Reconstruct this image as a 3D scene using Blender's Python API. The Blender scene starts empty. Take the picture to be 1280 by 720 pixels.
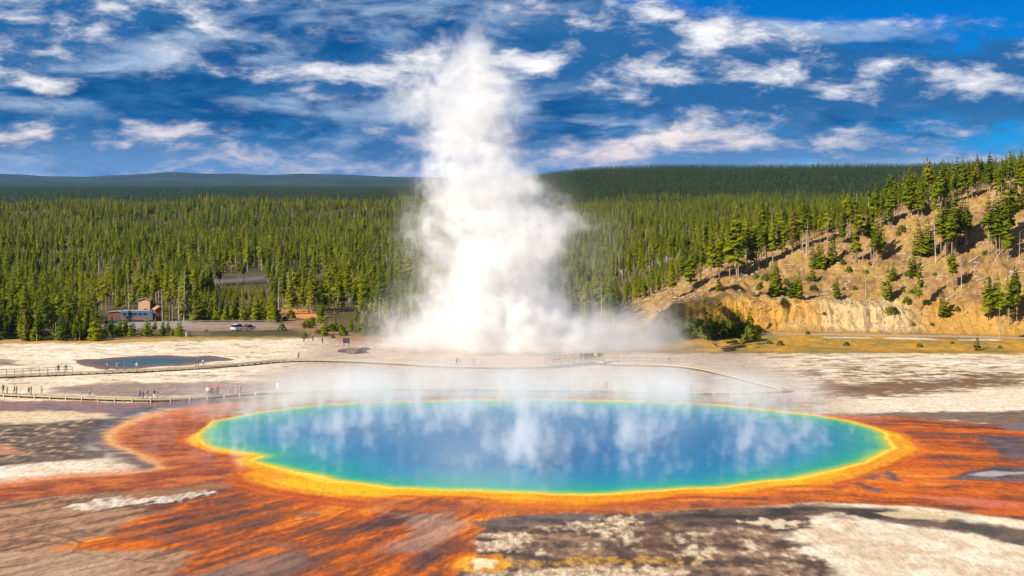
import bpy, bmesh, math, random
import numpy as np
from mathutils import Vector, Matrix

R = math.radians
scene = bpy.context.scene
col = scene.collection
rng = np.random.default_rng(7)
random.seed(7)

# ------------------------------------------------------------------ camera
# eye 40 m above the basin floor, looking north (+Y), horizon in the upper third
FPX, EYE, HOR = 2000.0, 40.0, 225.0          # focal length in 1280-wide pixels, eye height, horizon row
cam_data = bpy.data.cameras.new("camera")
cam = bpy.data.objects.new("camera", cam_data); col.objects.link(cam)
cam.location = (0, 0, EYE); cam.rotation_euler = (R(90), 0, 0)
cam_data.sensor_width = 36.0
cam_data.lens = 36.0 * FPX / 1280.0
cam_data.shift_y = -(360.0 - HOR) / 1280.0
cam_data.clip_start = 1.0; cam_data.clip_end = 60000.0
scene.camera = cam

# ------------------------------------------------------------------ light
SUN_EL, SUN_AZ = 37.0, -130.0                # azimuth clockwise from +Y (north); sun to the west-south-west
sd = Vector((math.sin(R(SUN_AZ)) * math.cos(R(SUN_EL)), math.cos(R(SUN_AZ)) * math.cos(R(SUN_EL)), math.sin(R(SUN_EL))))
sun_data = bpy.data.lights.new("sun", 'SUN'); sun_data.energy = 5.0; sun_data.angle = R(0.5)
sun_data.color = (1.0, 0.91, 0.77)
sun = bpy.data.objects.new("sun", sun_data); col.objects.link(sun)
sun.rotation_euler = sd.to_track_quat('Z', 'Y').to_euler()
sun.location = sd * 300

vs = scene.view_settings
scene.display_settings.display_device = 'sRGB'
vs.view_transform = 'Standard'; vs.look = 'None'; vs.exposure = 0.78; vs.gamma = 1.0; vs.use_curve_mapping = False
cy = scene.cycles
cy.max_bounces = 14; cy.diffuse_bounces = 2; cy.glossy_bounces = 2; cy.transmission_bounces = 2
cy.transparent_max_bounces = 8; cy.volume_bounces = 6
cy.use_denoising = True
cy.use_adaptive_sampling = True; cy.adaptive_threshold = 0.02
cy.volume_step_rate = 2.0; cy.volume_max_steps = 256
cy.caustics_reflective = False; cy.caustics_refractive = False
cy.sample_clamp_indirect = 6.0


# ------------------------------------------------------------------ node helper
class NB:
    """small builder for shader and geometry node trees"""
    def __init__(self, tree):
        self.t = tree
    def node(self, kind, **props):
        n = self.t.nodes.new(kind)
        for k, v in props.items():
            setattr(n, k, v)
        return n
    def put(self, sock, v):
        if v is None: return
        if isinstance(v, bpy.types.NodeSocket): self.t.links.new(v, sock)
        else:
            if sock.type == 'RGBA' and len(v) == 3: v = (*v, 1.0)
            sock.default_value = v
    def m(self, op, a, b=None, c=None, clamp=False):
        n = self.node('ShaderNodeMath', operation=op, use_clamp=clamp)
        for s, v in zip(n.inputs, (a, b, c)): self.put(s, v)
        return n.outputs[0]
    def add(self, a, b): return self.m('ADD', a, b)
    def sub(self, a, b): return self.m('SUBTRACT', a, b)
    def mul(self, a, b): return self.m('MULTIPLY', a, b)
    def div(self, a, b): return self.m('DIVIDE', a, b)
    def mad(self, a, b, c): return self.m('MULTIPLY_ADD', a, b, c)
    def v(self, op, a, b=None, scale=None):
        n = self.node('ShaderNodeVectorMath', operation=op)
        self.put(n.inputs[0], a)
        if b is not None: self.put(n.inputs[1], b)
        if scale is not None: self.put(n.inputs['Scale'], scale)
        return n.outputs['Value'] if op in ('LENGTH', 'DOT_PRODUCT', 'DISTANCE') else n.outputs[0]
    def xyz(self, a):
        n = self.node('ShaderNodeSeparateXYZ'); self.put(n.inputs[0], a); return n.outputs
    def vec(self, x, y, z):
        n = self.node('ShaderNodeCombineXYZ')
        for s, v in zip(n.inputs, (x, y, z)): self.put(s, v)
        return n.outputs[0]
    def noise(self, vec, scale, detail=4.0, rough=0.55, dist=0.0, lac=2.0, color=False):
        n = self.node('ShaderNodeTexNoise', noise_dimensions='3D')
        self.put(n.inputs['Vector'], vec); n.inputs['Scale'].default_value = scale
        n.inputs['Detail'].default_value = detail; n.inputs['Roughness'].default_value = rough
        n.inputs['Lacunarity'].default_value = lac; n.inputs['Distortion'].default_value = dist
        return n.outputs['Color'] if color else n.outputs[0]
    def ramp(self, x, a, b, lo=0.0, hi=1.0, smooth=True):
        n = self.node('ShaderNodeMapRange', interpolation_type='SMOOTHSTEP' if smooth else 'LINEAR', clamp=True)
        for s, v in zip(n.inputs, (x, a, b, lo, hi)): self.put(s, v)
        return n.outputs[0]
    def curve(self, x, pts, lo, hi, vmin, vmax):
        """piecewise curve through (x, value) pairs"""
        n = self.node('ShaderNodeFloatCurve')
        c = n.mapping.curves[0]
        q = [((px - lo) / (hi - lo), (pv - vmin) / (vmax - vmin)) for px, pv in pts]
        c.points[0].location = q[0]; c.points[1].location = q[-1]
        for a in q[1:-1]: c.points.new(*a)
        n.mapping.update()
        self.put(n.inputs['Factor'], 1.0)
        xx = self.node('ShaderNodeMapRange', clamp=True)
        for s, v in zip(xx.inputs, (x, lo, hi, 0.0, 1.0)): self.put(s, v)
        self.put(n.inputs['Value'], xx.outputs[0])
        return self.mad(n.outputs[0], vmax - vmin, vmin)
    def mix(self, f, a, b, mode='MIX'):
        n = self.node('ShaderNodeMix', data_type='RGBA', blend_type=mode)
        self.put(n.inputs[0], f); self.put(n.inputs[6], a); self.put(n.inputs[7], b)
        return n.outputs[2]


def srgb(c):
    """0-255 display colour to linear"""
    a = np.asarray(c, float) / 255.0
    return np.where(a <= 0.04045, a / 12.92, ((a + 0.055) / 1.055) ** 2.4)


def lin(c, k=1.0):
    return tuple(float(x) * k for x in srgb(c))


# ------------------------------------------------------------------ sky
world = bpy.data.worlds.new("World"); scene.world = world; world.use_nodes = True
def build_sky():
    t = world.node_tree; t.nodes.clear(); b = NB(t)
    out = b.node('ShaderNodeOutputWorld'); bg = b.node('ShaderNodeBackground')
    bg.inputs['Strength'].default_value = 0.08
    t.links.new(bg.outputs[0], out.inputs[0])
    sky = b.node('ShaderNodeTexSky', sky_type='NISHITA')
    sky.sun_disc = False; sky.sun_elevation = R(SUN_EL); sky.sun_rotation = R(SUN_AZ)
    sky.altitude = 2200; sky.air_density = 1.0; sky.dust_density = 0.3; sky.ozone_density = 3.0
    d = b.node('ShaderNodeTexCoord').outputs['Generated']
    d = b.v('NORMALIZE', d)
    x, y, z = b.xyz(d)
    r = b.m('SQRT', b.add(b.mul(x, x), b.add(b.mul(y, y), 1e-6)))
    az = b.m('ARCTAN2', x, y)                                   # 0 to the north, radians
    el = b.m('ARCTAN2', z, r)
    hx, hy = b.div(x, r), b.div(y, r)
    elw = b.mul(el, b.ramp(el, 0.0, 0.9, 1.0, 0.45, smooth=False))
    def P(dx=0.0, de=0.0, k=3.2, seed=0.0):
        # horizontal ring plus stretched elevation; dx, de shift along azimuth and elevation (radians)
        ca, sa = math.cos(dx), math.sin(dx)
        px = b.add(b.mul(hx, ca), b.mul(hy, sa)); py = b.sub(b.mul(hy, ca), b.mul(hx, sa))
        return b.vec(b.add(px, seed), py, b.mul(b.add(elw, de), k))
    def gauss(ca, ce, wa, we):
        a1 = b.div(b.sub(az, ca), wa); e1 = b.div(b.sub(el, ce), we)
        return b.m('EXPONENT', b.mul(b.add(b.mul(a1, a1), b.mul(e1, e1)), -1.0))
    px = lambda u: math.atan((u - 640) / FPX)
    pv = lambda v: math.atan((HOR - v) / FPX)
    def bump(u, v, wu, wv, k):
        return b.mul(gauss(px(u), pv(v), wu / FPX, wv / FPX), k)
    # ---- blue air, deepened as in the strongly saturated photograph
    air = b.mix(1.0, sky.outputs[0], (0.17, 0.46, 0.92), 'MULTIPLY')
    hsv = b.node('ShaderNodeHueSaturation'); hsv.inputs['Saturation'].default_value = 1.25
    hsv.inputs['Hue'].default_value = 0.5; b.put(hsv.inputs['Color'], air); b.put(hsv.inputs['Value'], b.ramp(el, -0.01, 0.11, 0.80, 0.62, smooth=False))
    air = hsv.outputs[0]
    # ---- broad blue-grey sheets
    warp = b.v('SCALE', b.v('SUBTRACT', b.noise(P(0, 0, 4.0), 6.0, 2, 0.5, color=True), (0.5, 0.5, 0.5)), scale=0.10)
    def sheet(dx, de):
        return b.noise(b.v('ADD', P(dx, de, 3.6, 3.1), warp), 8.5, 6, 0.56)
    s0 = sheet(0, 0); s1 = sheet(-0.014, 0.012)
    cover_l = b.ramp(az, px(1000), px(620), 0.0, 1.0)
    sheet_bias = b.add(b.add(0.03, b.mul(cover_l, 0.13)), b.add(bump(1180, -30, 260, 85, -0.36), b.add(bump(150, 40, 260, 70, 0.10), b.add(bump(860, 130, 260, 50, 0.17), bump(1040, 205, 260, 26, 0.06)))))
    st = b.add(s0, sheet_bias)
    sm = b.ramp(st, 0.38, 0.62)
    wisp = b.noise(b.v('ADD', P(0, 0, 3.4, 7.7), warp), 24.0, 6, 0.6)
    slit = b.ramp(b.add(b.mul(b.sub(s0, s1), 3.0), b.mul(b.sub(wisp, 0.5), 0.9)), -0.14, 0.55)
    gain = b.add(0.66, b.add(bump(90, 45, 230, 80, 0.62), b.add(bump(880, 95, 300, 60, 0.5), b.add(bump(330, 205, 330, 36, 0.28), bump(1000, 200, 330, 30, 0.35)))))
    slit = b.m('MINIMUM', b.mul(slit, gain), 1.0)
    under = b.mix(b.ramp(wisp, 0.36, 0.66), (0.01, 0.58, 1.95), (0.22, 1.15, 2.9))
    c = b.mix(b.mul(sm, 0.95), air, b.mix(slit, under, (3.3, 4.3, 5.7)))
    # ---- sunlit cumulus heads with shaded bases
    warp2 = b.v('SCALE', b.v('SUBTRACT', b.noise(P(0, 0, 1.5), 24.0, 2, 0.5, color=True), (0.5, 0.5, 0.5)), scale=0.022)
    def cum(dx, de):
        p = b.v('ADD', P(dx, de, 2.9, 11.3), warp2)
        return b.add(b.mul(b.noise(p, 10.0, 2, 0.5), 0.62), b.mul(b.noise(p, 32.0, 7, 0.62), 0.38))
    c0 = cum(0, 0); c1 = cum(-0.008, 0.012)
    bias = b.add(bump(50, 30, 130, 55, 0.24), bump(160, 15, 60, 26, 0.12))
    for q in ((900, 88, 250, 48, 0.26), (760, 40, 130, 26, 0.18), (1150, 118, 150, 36, 0.18), (960, 195, 330, 22, 0.13), (200, 205, 330, 16, 0.08), (1050, 182, 120, 14, 0.16), (1268, 110, 60, 40, 0.17),
              (430, 102, 120, 24, 0.17), (300, 192, 200, 26, 0.16), (620, 95, 80, 24, 0.10), (760, 205, 130, 14, 0.10), (490, 165, 60, 14, 0.14), (840, 145, 40, 12, 0.12), (110, 170, 110, 14, 0.05),
              (1180, 10, 220, 50, -0.25), (300, 130, 260, 18, -0.12), (100, 130, 190, 24, -0.14), (720, 155, 120, 18, -0.10), (330, 50, 160, 30, -0.06), (640, 190, 90, 20, -0.05)):
        bias = b.add(bias, bump(*q))
    ct = b.add(c0, bias)
    cm = b.ramp(ct, 0.455, 0.635)
    lit = b.ramp(b.add(b.mul(b.sub(c0, c1), 5.5), b.mul(b.sub(c0, 0.5), 0.5)), -0.26, 0.98)
    lit = b.mul(lit, b.ramp(wisp, 0.25, 0.6, 0.72, 1.0))
    lowpink = b.ramp(el, 0.005, 0.055, 1.0, 0.0)
    bright = b.mix(lowpink, (8.4, 8.1, 8.0), (7.2, 5.8, 5.4))
    shade = b.mix(lowpink, (0.16, 1.05, 2.8), (0.6, 1.75, 3.7))
    c = b.mix(b.mul(cm, 0.95), c, b.mix(lit, shade, bright))
    # ---- thin pale veil low on the horizon
    veil = b.mul(b.ramp(el, -0.004, 0.03, 1.0, 0.0), 0.40)
    c = b.mix(veil, c, (1.8, 3.2, 5.4))
    b.put(bg.inputs['Color'], c)
build_sky()
world.cycles.sampling_method = 'NONE'

# ------------------------------------------------------------------ numpy noise
_perm = rng.permutation(512).astype(np.int64)
_gr = rng.normal(size=(512, 2)); _gr /= np.linalg.norm(_gr, axis=1)[:, None]
def perlin(x, y, seed=0):
    x = np.asarray(x, float); y = np.asarray(y, float)
    xi = np.floor(x).astype(np.int64); yi = np.floor(y).astype(np.int64)
    fx, fy = x - xi, y - yi
    u = fx * fx * fx * (fx * (fx * 6 - 15) + 10); v = fy * fy * fy * (fy * (fy * 6 - 15) + 10)
    def g(i, j):
        h = _perm[(_perm[(xi + i + seed * 37) & 511] + yi + j + seed * 101) & 511]
        return _gr[h, 0] * (fx - i) + _gr[h, 1] * (fy - j)
    a = g(0, 0) * (1 - u) + g(1, 0) * u; b = g(0, 1) * (1 - u) + g(1, 1) * u
    return (a * (1 - v) + b * v) * 1.5
def fbm(x, y, oct=4, seed=0, gain=0.5):
    s = 0; a = 1; t = 0
    for i in range(oct):
        s = s + a * perlin(x * 2 ** i + 13.7 * i, y * 2 ** i - 7.3 * i, seed + i); t += a; a *= gain
    return s / t * 1.3
def sst(x, a, b):
    t = np.clip((x - a) / (b - a), 0, 1); return t * t * (3 - 2 * t)
def interp(x, pts):
    p = np.array(pts, float); return np.interp(x, p[:, 0], p[:, 1])

def G(u, v):
    """where the line of sight through photo point (u, v) meets the level basin floor"""
    y = FPX * EYE / (v - HOR); return ((u - 640) / FPX * y, y)
def GP(pts): return np.array([G(u, v) for u, v in pts])

# ------------------------------------------------------------------ terrain height
HILL_C = [(-400, 0), (28, 0), (36, 3.5), (45, 7.4), (60, 13.5), (73, 16.5), (92, 23), (106, 26), (118, 31), (131, 35), (148, 38.5), (200, 44), (320, 46), (520, 30), (800, 0)]
HILL_F = [(-400, 430), (30, 424), (44, 416), (62, 413), (90, 407), (128, 400), (150, 397), (400, 380)]
HILL_CREST = 457.0
def terrain(X, Y):
    X = np.asarray(X, float); Y = np.asarray(Y, float)
    far = sst(Y, 420, 560)
    h = 0.10 * fbm(X * 0.06, Y * 0.06, 3, 3) * sst(Y, 295, 330) + far * 1.2 * fbm(X * 0.01, Y * 0.01, 3, 5)
    # low wooded rise in the middle distance
    h = h + 12.0 * np.exp(-((Y - 1520 - 0.12 * X) / 230) ** 2) * sst(X, 120, -130) * (1 + 0.25 * fbm(X * 0.006, Y * 0.004, 3, 9)) * (1 - 0.35 * sst(X, -300, -620))
    # far plain and long ridge beyond
    h = h + 6.0 * sst(Y, 2200, 4500) * (1 + 0.8 * fbm(X * 0.0012, Y * 0.0012, 3, 11))
    rx = interp(X / np.maximum(Y, 1.0), [(-0.34, 0), (-0.09, 0), (-0.04, 14), (0.0, 26), (0.025, 33), (0.18, 46), (0.27, 57), (0.33, 61), (0.6, 74), (1.2, 60)])
    h = h + rx * sst(Y, 1650, 3050) * (1 + 0.12 * fbm(X * 0.003, Y * 0.003, 4, 13)) * (1 - 0.7 * sst(Y, 3400, 5200))
    # distant mountains to the north-west
    ang = X / np.maximum(Y, 1.0)
    mp = interp(ang, [(-0.9, 70), (-0.5, 60), (-0.32, 62), (-0.29, 44), (-0.265, 40), (-0.245, 50), (-0.225, 64), (-0.212, 68), (-0.198, 60), (-0.19, 55), (-0.17, 58), (-0.155, 53), (-0.12, 57), (-0.09, 50), (-0.065, 46), (-0.03, 42), (0.2, 40), (0.9, 60)])
    h = h + (mp + 4 + 10 * sst(ang, -0.06, -0.10)) * np.exp(-((Y - 10400) / 1100) ** 2) * (1 + 0.16 * fbm(X * 0.0025, Y * 0.002, 5, 17))
    mp2 = 26 + 14 * fbm(ang * 14, Y * 0 + 2.2, 3, 19)
    h = h + np.clip(mp2, 5, 60) * np.exp(-((Y - 7300) / 600) ** 2) * sst(ang, 0.05, -0.05)
    # bare hillside on the east
    fl = 1.5 * fbm(X * 0.10, Y * 0.03, 4, 23) + 0.9 * fbm(X * 0.55, Y * 0.12, 3, 24)
    foot = interp(X, HILL_F) + fl * 0.8
    zc = interp(X, HILL_C)
    cl = sst(X, 30, 44) * (1 - sst(X, 96, 116)) * (0.82 + 0.18 * fbm(X * 0.15, X * 0 + 1.5, 3, 31))
    s = np.clip((Y - foot) / (HILL_CREST - foot), 0, 1.0)
    slope = zc * (s ** 0.92)
    dcl = (Y - foot)
    cliff = np.minimum(zc, 8.6) * cl * (0.42 * sst(dcl, -1.5, 5.5) + 0.58 * sst(dcl + 2.2 * fbm(X * 0.28, Y * 0.15, 4, 33), 2.0, 8.0))
    hill = np.maximum(slope, cliff + np.maximum(zc - 8.6, 0) * cl * sst(s, 0.12, 1.0) + (1 - cl) * 0)
    back = 1 - 0.72 * sst(Y, HILL_CREST + 30, HILL_CREST + 260)
    hill = hill * np.where(Y > HILL_CREST, back, 1.0)
    rough = (0.85 * fbm(X * 0.2, Y * 0.2, 5, 37, 0.6) + 0.9 * fbm(X * 0.05, Y * 0.05, 2, 38)) * sst(hill, 1.0, 5.0)
    bank = 1.1 * sst(X, 24, 50) * sst(Y, foot - 32, foot - 8) * (1 - 0.0)
    return h + hill + rough + bank * (1 - sst(Y, 520, 700))

# ------------------------------------------------------------------ outlines traced on the basin floor
POOL_PX = [(245, 547), (250, 538), (268, 528), (310, 517), (380, 508), (460, 503.5), (550, 501), (640, 500), (730, 500.5), (810, 502.5), (900, 507), (990, 516), (1040, 523),
           (1078, 531), (1104, 541), (1114, 550), (1115, 557), (1108, 566), (1088, 576), (1056, 585), (1005, 596), (930, 606), (840, 613), (740, 617), (650, 617.5), (570, 614.5), (490, 609), (420, 600.5),
           (368, 590), (338, 582), (318, 577), (322, 573), (332, 571), (318, 567.5), (290, 564.5), (262, 558)]
POND_PX = [(96, 453), (104, 449), (126, 449.5), (140, 446), (176, 445.5), (204, 443.5), (240, 446), (262, 444.5), (292, 449), (300, 450.5), (262, 452.5), (238, 457), (196, 458), (168, 462), (142, 461), (124, 462.5), (108, 458)]

def smooth_poly(P, n=4):
    P = np.array(P, float)
    for _ in range(n):
        Q = np.roll(P, -1, 0); P = np.stack([P * 0.75 + Q * 0.25, P * 0.25 + Q * 0.75], 1).reshape(-1, 2)
    return P
def seg_dist(px, py, P, closed=True):
    d = np.full(px.shape, 1e9); n = len(P)
    for i in range(n if closed else n - 1):
        ax, ay = P[i]; bx, by = P[(i + 1) % n]
        dx, dy = bx - ax, by - ay; L = dx * dx + dy * dy + 1e-12
        t = np.clip(((px - ax) * dx + (py - ay) * dy) / L, 0, 1)
        d = np.minimum(d, (px - ax - t * dx) ** 2 + (py - ay - t * dy) ** 2)
    return np.sqrt(d)
def inside(px, py, P):
    c = np.zeros(px.shape, bool); n = len(P)
    for i in range(n):
        ax, ay = P[i]; bx, by = P[(i + 1) % n]
        if ay == by: continue
        k = ((ay > py) != (by > py)) & (px < (bx - ax) * (py - ay) / (by - ay) + ax)
        c ^= k
    return c
def scallop(P, amp, f, seed):
    c = P.mean(0); d = P - c; d /= np.linalg.norm(d, axis=1)[:, None]
    return P + d * (amp * fbm(P[:, 0] * f, P[:, 1] * f, 4, seed, 0.6))[:, None]
POOL = scallop(smooth_poly(GP(POOL_PX), 3), 1.5, 0.09, 301)
POND = scallop(smooth_poly(GP(POND_PX), 2), 1.6, 0.12, 303)

# ------------------------------------------------------------------ one ground sheet reaching the horizon
def axis(pieces):
    a = [pieces[0][0]]
    for lo, hi, s0, s1 in pieces:
        x = lo
        while x < hi - 1e-6:
            k = (x - lo) / (hi - lo); x = x + s0 + (s1 - s0) * k; a.append(min(x, hi))
    return np.unique(np.round(a, 4))
xs_pos = axis([(0, 60, 0.16, 0.17), (60, 165, 0.36, 0.6), (165, 420, 0.8, 12), (420, 3700, 14, 62), (3700, 14000, 90, 900)])
xs = np.unique(np.concatenate([-xs_pos, xs_pos]))
ys = axis([(-400, 120, 60, 20), (120, 158, 6, 1.0), (158, 300, 0.34, 0.8), (300, 480, 0.8, 1.0), (480, 700, 1.2, 6), (700, 2200, 7, 22), (2200, 5000, 25, 80), (5000, 14000, 90, 160), (14000, 40000, 800, 6000)])
NX, NY = len(xs), len(ys)
GX, GY = np.meshgrid(xs, ys)
GXf, GYf = GX.ravel(), GY.ravel()
GZ = terrain(GXf, GYf)

def paint_ground():
    N = GXf.size
    C = np.zeros((N, 3)); wet = np.zeros(N); rock = np.zeros(N)
    # ---- beyond the basin: forest floor, hillside, far hills
    n1 = fbm(GXf * 0.02, GYf * 0.02, 4, 41)[:, None]
    floor_a, floor_b = srgb((74, 70, 38)), srgb((104, 92, 52))
    C[:] = floor_a + (floor_b - floor_a) * np.clip(0.5 + n1, 0, 1)
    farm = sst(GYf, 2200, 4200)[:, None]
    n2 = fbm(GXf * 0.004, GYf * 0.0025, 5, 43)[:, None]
    far_c = srgb((36, 54, 38)) + (srgb((54, 72, 46)) - srgb((36, 54, 38))) * np.clip(0.5 + n2, 0, 1)  # distant forest green, deepened to stand for cloud shadow on the mountains
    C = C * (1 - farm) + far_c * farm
    # hillside soil
    near = (GYf > 330) & (GYf < 900) & (GXf > 0) & (GXf < 420)
    i = np.where(near)[0]; X, Y = GXf[i], GYf[i]
    zc = interp(X, HILL_C); foot = interp(X, HILL_F)
    hm = sst(Y, foot - 3, foot + 1) * sst(zc, 1.5, 5) * (1 - sst(Y, 470, 500))
    a = fbm(X * 0.12, Y * 0.12, 5, 45); bb = fbm(X * 0.5, Y * 0.5, 4, 46)
    soil = srgb((134, 104, 66)) + (srgb((186, 144, 84)) - srgb((134, 104, 66))) * np.clip(0.5 + a, 0, 1)[:, None]
    soil = 0.88 * soil * (1 + 0.75 * bb[:, None])
    gr = sst(a + 0.5 * bb, 0.18, 0.5)[:, None] * 0.7
    soil = soil * (1 - gr) + srgb((150, 132, 62)) * gr
    # yellow cut bank at the foot
    cl = sst(X, 32, 42) * (1 - sst(X, 100, 122))
    z = GZ[i]
    cm = (cl * sst(z, 0.9, 2.0) * (1 - sst(z + 1.4 * a, 8.3, 9.6)) * (1 - sst(Y, 425, 432)))[:, None]
    cw = sst(X + 8 * a, 72, 84) * (1 - sst(X, 98, 110))
    yel = srgb((200, 150, 66)) * (1 - cw[:, None]) + srgb((214, 184, 134)) * cw[:, None]
    st = (fbm(X * 0.8, z * 0.5, 5, 47) + 0.5 * fbm(X * 0.25, z * 0.8, 3, 49))[:, None]
    yel = 0.86 * yel * (1 + 0.7 * st) + np.array([0.12, 0.03, -0.02]) * np.clip(fbm(X * 0.4, z * 0.6, 3, 48), 0, 1)[:, None]
    soil = soil * (1 - cm) + yel * cm
    gw = (sst(X, 98, 116) * (1 - sst(X, 128, 146)) * (1 - sst(z + 2 * a, 5, 10)))[:, None] * 0.6
    soil = soil * (1 - gw) + srgb((198, 150, 66)) * gw
    C[i] = C[i] * (1 - hm[:, None]) + soil * hm[:, None]; rock[i] = np.clip(0.35 * hm + cm[:, 0], 0, 1)
    # grass bank between the flats and the road
    gb = sst(X, 22, 40) * sst(Y, 368, 376) * (1 - hm)
    gcol = srgb((140, 118, 58)) + (srgb((186, 138, 48)) - srgb((140, 118, 58))) * np.clip(0.5 + a * 1.2, 0, 1)[:, None]
    gcol = gcol * (1 + 0.35 * bb[:, None])
    k = (gb * (1 - sst(Y, 430, 440)))[:, None]
    C[i] = C[i] * (1 - k) + gcol * k

    C *= 0.8
    # ---- the basin floor: mineral crust, bacterial mats, wet sheets
    ib = np.where((GYf > 100) & (GYf < 424) & (np.abs(GXf) < 420))[0]
    X, Y = GXf[ib], GYf[ib]
    wx = 1.6 * fbm(X * 0.08, Y * 0.08, 4, 51); wy = 3.0 * fbm(X * 0.06, Y * 0.06, 4, 52)
    wx += 0.5 * fbm(X * 0.5, Y * 0.5, 3, 53); wy += 0.9 * fbm(X * 0.4, Y * 0.4, 3, 54)
    ramp_near = 0.45 + 0.55 * sst(Y, 200, 330)
    XW, YW = X + wx * ramp_near, Y + wy * ramp_near
    # streak noises: along the outflow (radiating) and along the shore (east-west)
    def radial(cx, cy, k, q, oct, seed):
        th = np.arctan2(X - cx, -(Y - cy)); r = np.hypot(X - cx, Y - cy)
        return fbm(th * k + 0.8 * fbm(X * 0.045, Y * 0.045, 3, seed + 9) + 0.22 * fbm(X * 0.25, Y * 0.2, 3, seed + 10), r * q, oct, seed)
    flowL = 0.62 * radial(40, 300, 20, 0.028, 5, 61) + 0.48 * radial(40, 300, 58, 0.035, 5, 75); flowL2 = radial(40, 300, 130, 0.09, 4, 62)
    wr = 2.2 * fbm(X * 0.05, Y * 0.05, 4, 63); flowR = fbm(X * 0.028 + 0.3 * wr, (Y + 0.35 * X) * 0.15 + 0.45 * wr, 6, 73); flowR2 = fbm(X * 0.10, (Y + 0.35 * X) * 0.5 + wr * 0.6, 5, 74); flowR = 0.7 * flowR + 0.4 * fbm(X * 0.06 + wr * .1, (Y + 0.35 * X) * 0.42 + 0.5 * wr, 5, 76)
    mR = sst(X, -12, 18)
    flow = flowL * (1 - mR) + flowR * mR; flow2 = flowL2 * (1 - mR) + flowR2 * mR
    flat = fbm(X * 0.035 + wx * .1, Y * 0.16, 5, 65); flat2 = fbm(X * 0.20, Y * (0.26 + 0.22 * sst(Y, 230, 320)), 6, 66, 0.56)
    mott = fbm(X * 0.9, Y * 0.34, 5, 67, 0.58); mott2 = fbm(X * 0.25, Y * 0.12, 5, 68, 0.55)
    grit = fbm(X * 2.0, Y * 0.6, 3, 69, 0.7)
    W = np.zeros(ib.size); D = np.zeros((ib.size, 3))
    def lay(mask, c, w=None, amt=1.0):
        m = np.clip(mask * amt, 0, 1)
        D[:] = D * (1 - m[:, None]) + (np.asarray(c) if np.ndim(c) == 2 else srgb(c)) * m[:, None]
        if w is not None: W[:] = W * (1 - m) + w * m
    def pm(pts, soft=1.0, nz=0.0, nf=None, warp=True):
        P = GP(pts); lo, hi = P.min(0) - 14, P.max(0) + 14
        xx, yy = (XW, YW) if warp else (X, Y)
        sel = np.where((xx > lo[0]) & (xx < hi[0]) & (yy > lo[1]) & (yy < hi[1]))[0]
        m = np.zeros(X.size)
        if sel.size == 0: return m
        d = seg_dist(xx[sel], yy[sel], P); d = np.where(inside(xx[sel], yy[sel], P), d, -d)
        if nf is not None: d = d + nz * nf[sel]
        m[sel] = sst(d, -soft, soft); return m
    def lm(pts, width, soft=0.6, nz=0.0, nf=None):
        """stroke along traced points; width in metres"""
        P = GP(pts); lo, hi = P.min(0) - 14, P.max(0) + 14
        sel = np.where((XW > lo[0]) & (XW < hi[0]) & (YW > lo[1]) & (YW < hi[1]))[0]
        m = np.zeros(X.size)
        if sel.size == 0: return m
        d = width - seg_dist(XW[sel], YW[sel], P, False)
        if nf is not None: d = d + nz * nf[sel]
        m[sel] = sst(d, -soft, soft); return m
    def two(a, b, f, lo=-0.4, hi=0.4):
        t = sst(f, lo, hi)[:, None]; return srgb(a) * (1 - t) + srgb(b) * t
    # cream sinter everywhere first
    lay(np.ones(X.size), two((236, 214, 182), (255, 242, 216), flat + 0.5 * mott2), 0.05)
    lay(sst(flat2 + 0.4 * flat, 0.22, 0.5), (200, 166, 130), None, 0.5)
    # thin dark cracks on the northern flats
    crack = np.abs(fbm(X * 0.05 + 0.3 * mott2, Y * 0.11, 3, 71))
    lay((1 - sst(crack, 0.02, 0.085)) * sst(flat2, -0.2, 0.3) * sst(Y, 288, 310), (104, 78, 62), None, 0.9)
    # north-east flats: brown runnels in the crust
    ne = pm([(840, 436), (1300, 436), (1300, 500), (1000, 500), (960, 480), (860, 452)], 6, 4, flat)
    run = sst(np.abs(fbm(X * 0.045 + 0.5 * flat, Y * 0.10, 5, 72)), 0.16, 0.02)
    lay(ne * run * sst(flat2 + flat, -0.6, 0.1), (148, 108, 74), None, 0.85)
    lay(ne * sst(flat2, 0.05, 0.35), (176, 140, 104), None, 0.6)
    lay(pm([(1000, 484), (1080, 478), (1180, 474), (1280, 468), (1280, 480), (1190, 488), (1120, 495), (1040, 496)], 3, 9, flat2), two((96, 62, 34), (150, 108, 66), flat2, -0.2, 0.5), 0.2, 0.9)
    lay(pm([(980, 462), (1100, 458), (1240, 462), (1280, 470), (1150, 478), (1020, 480)], 4, 9, flat2) * sst(flat2 + mott2, -0.1, 0.4), (120, 84, 52), None, 0.8)
    # ochre fringe where the flats meet the trees
    lay(pm([(-40, 429), (90, 430), (180, 427), (330, 424), (520, 418), (520, 412), (-40, 416)], 2.5, 5, mott2), two((206, 150, 48), (170, 150, 80), mott2), 0.0, 0.9)
    lay(pm([(860, 444), (960, 441), (1100, 441), (1300, 444), (1300, 436), (840, 434)], 2, 6, mott2), two((222, 168, 40), (190, 156, 80), flat2), 0.0, 0.9)
    # lilac shallows between the walkways
    lay(pm([(640, 462), (760, 460), (850, 463), (960, 487), (860, 492), (640, 489), (520, 487), (560, 470)], 5, 8, flat), two((176, 152, 138), (226, 204, 184), flat2 + flat), 0.6)
    lay(pm([(300, 468), (420, 460), (640, 462), (640, 489), (420, 489), (300, 491)], 6, 10, flat), two((230, 206, 184), (194, 166, 154), flat2 + flat), 0.3, 0.8)
    lay(pm([(60, 486), (150, 478), (330, 478), (360, 489), (300, 493), (180, 497), (60, 492)], 2.0, 5, flat2), two((116, 94, 86), (176, 142, 122), flat2 + 0.4 * mott, -0.5, 0.5), 0.6, 0.88)
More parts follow.
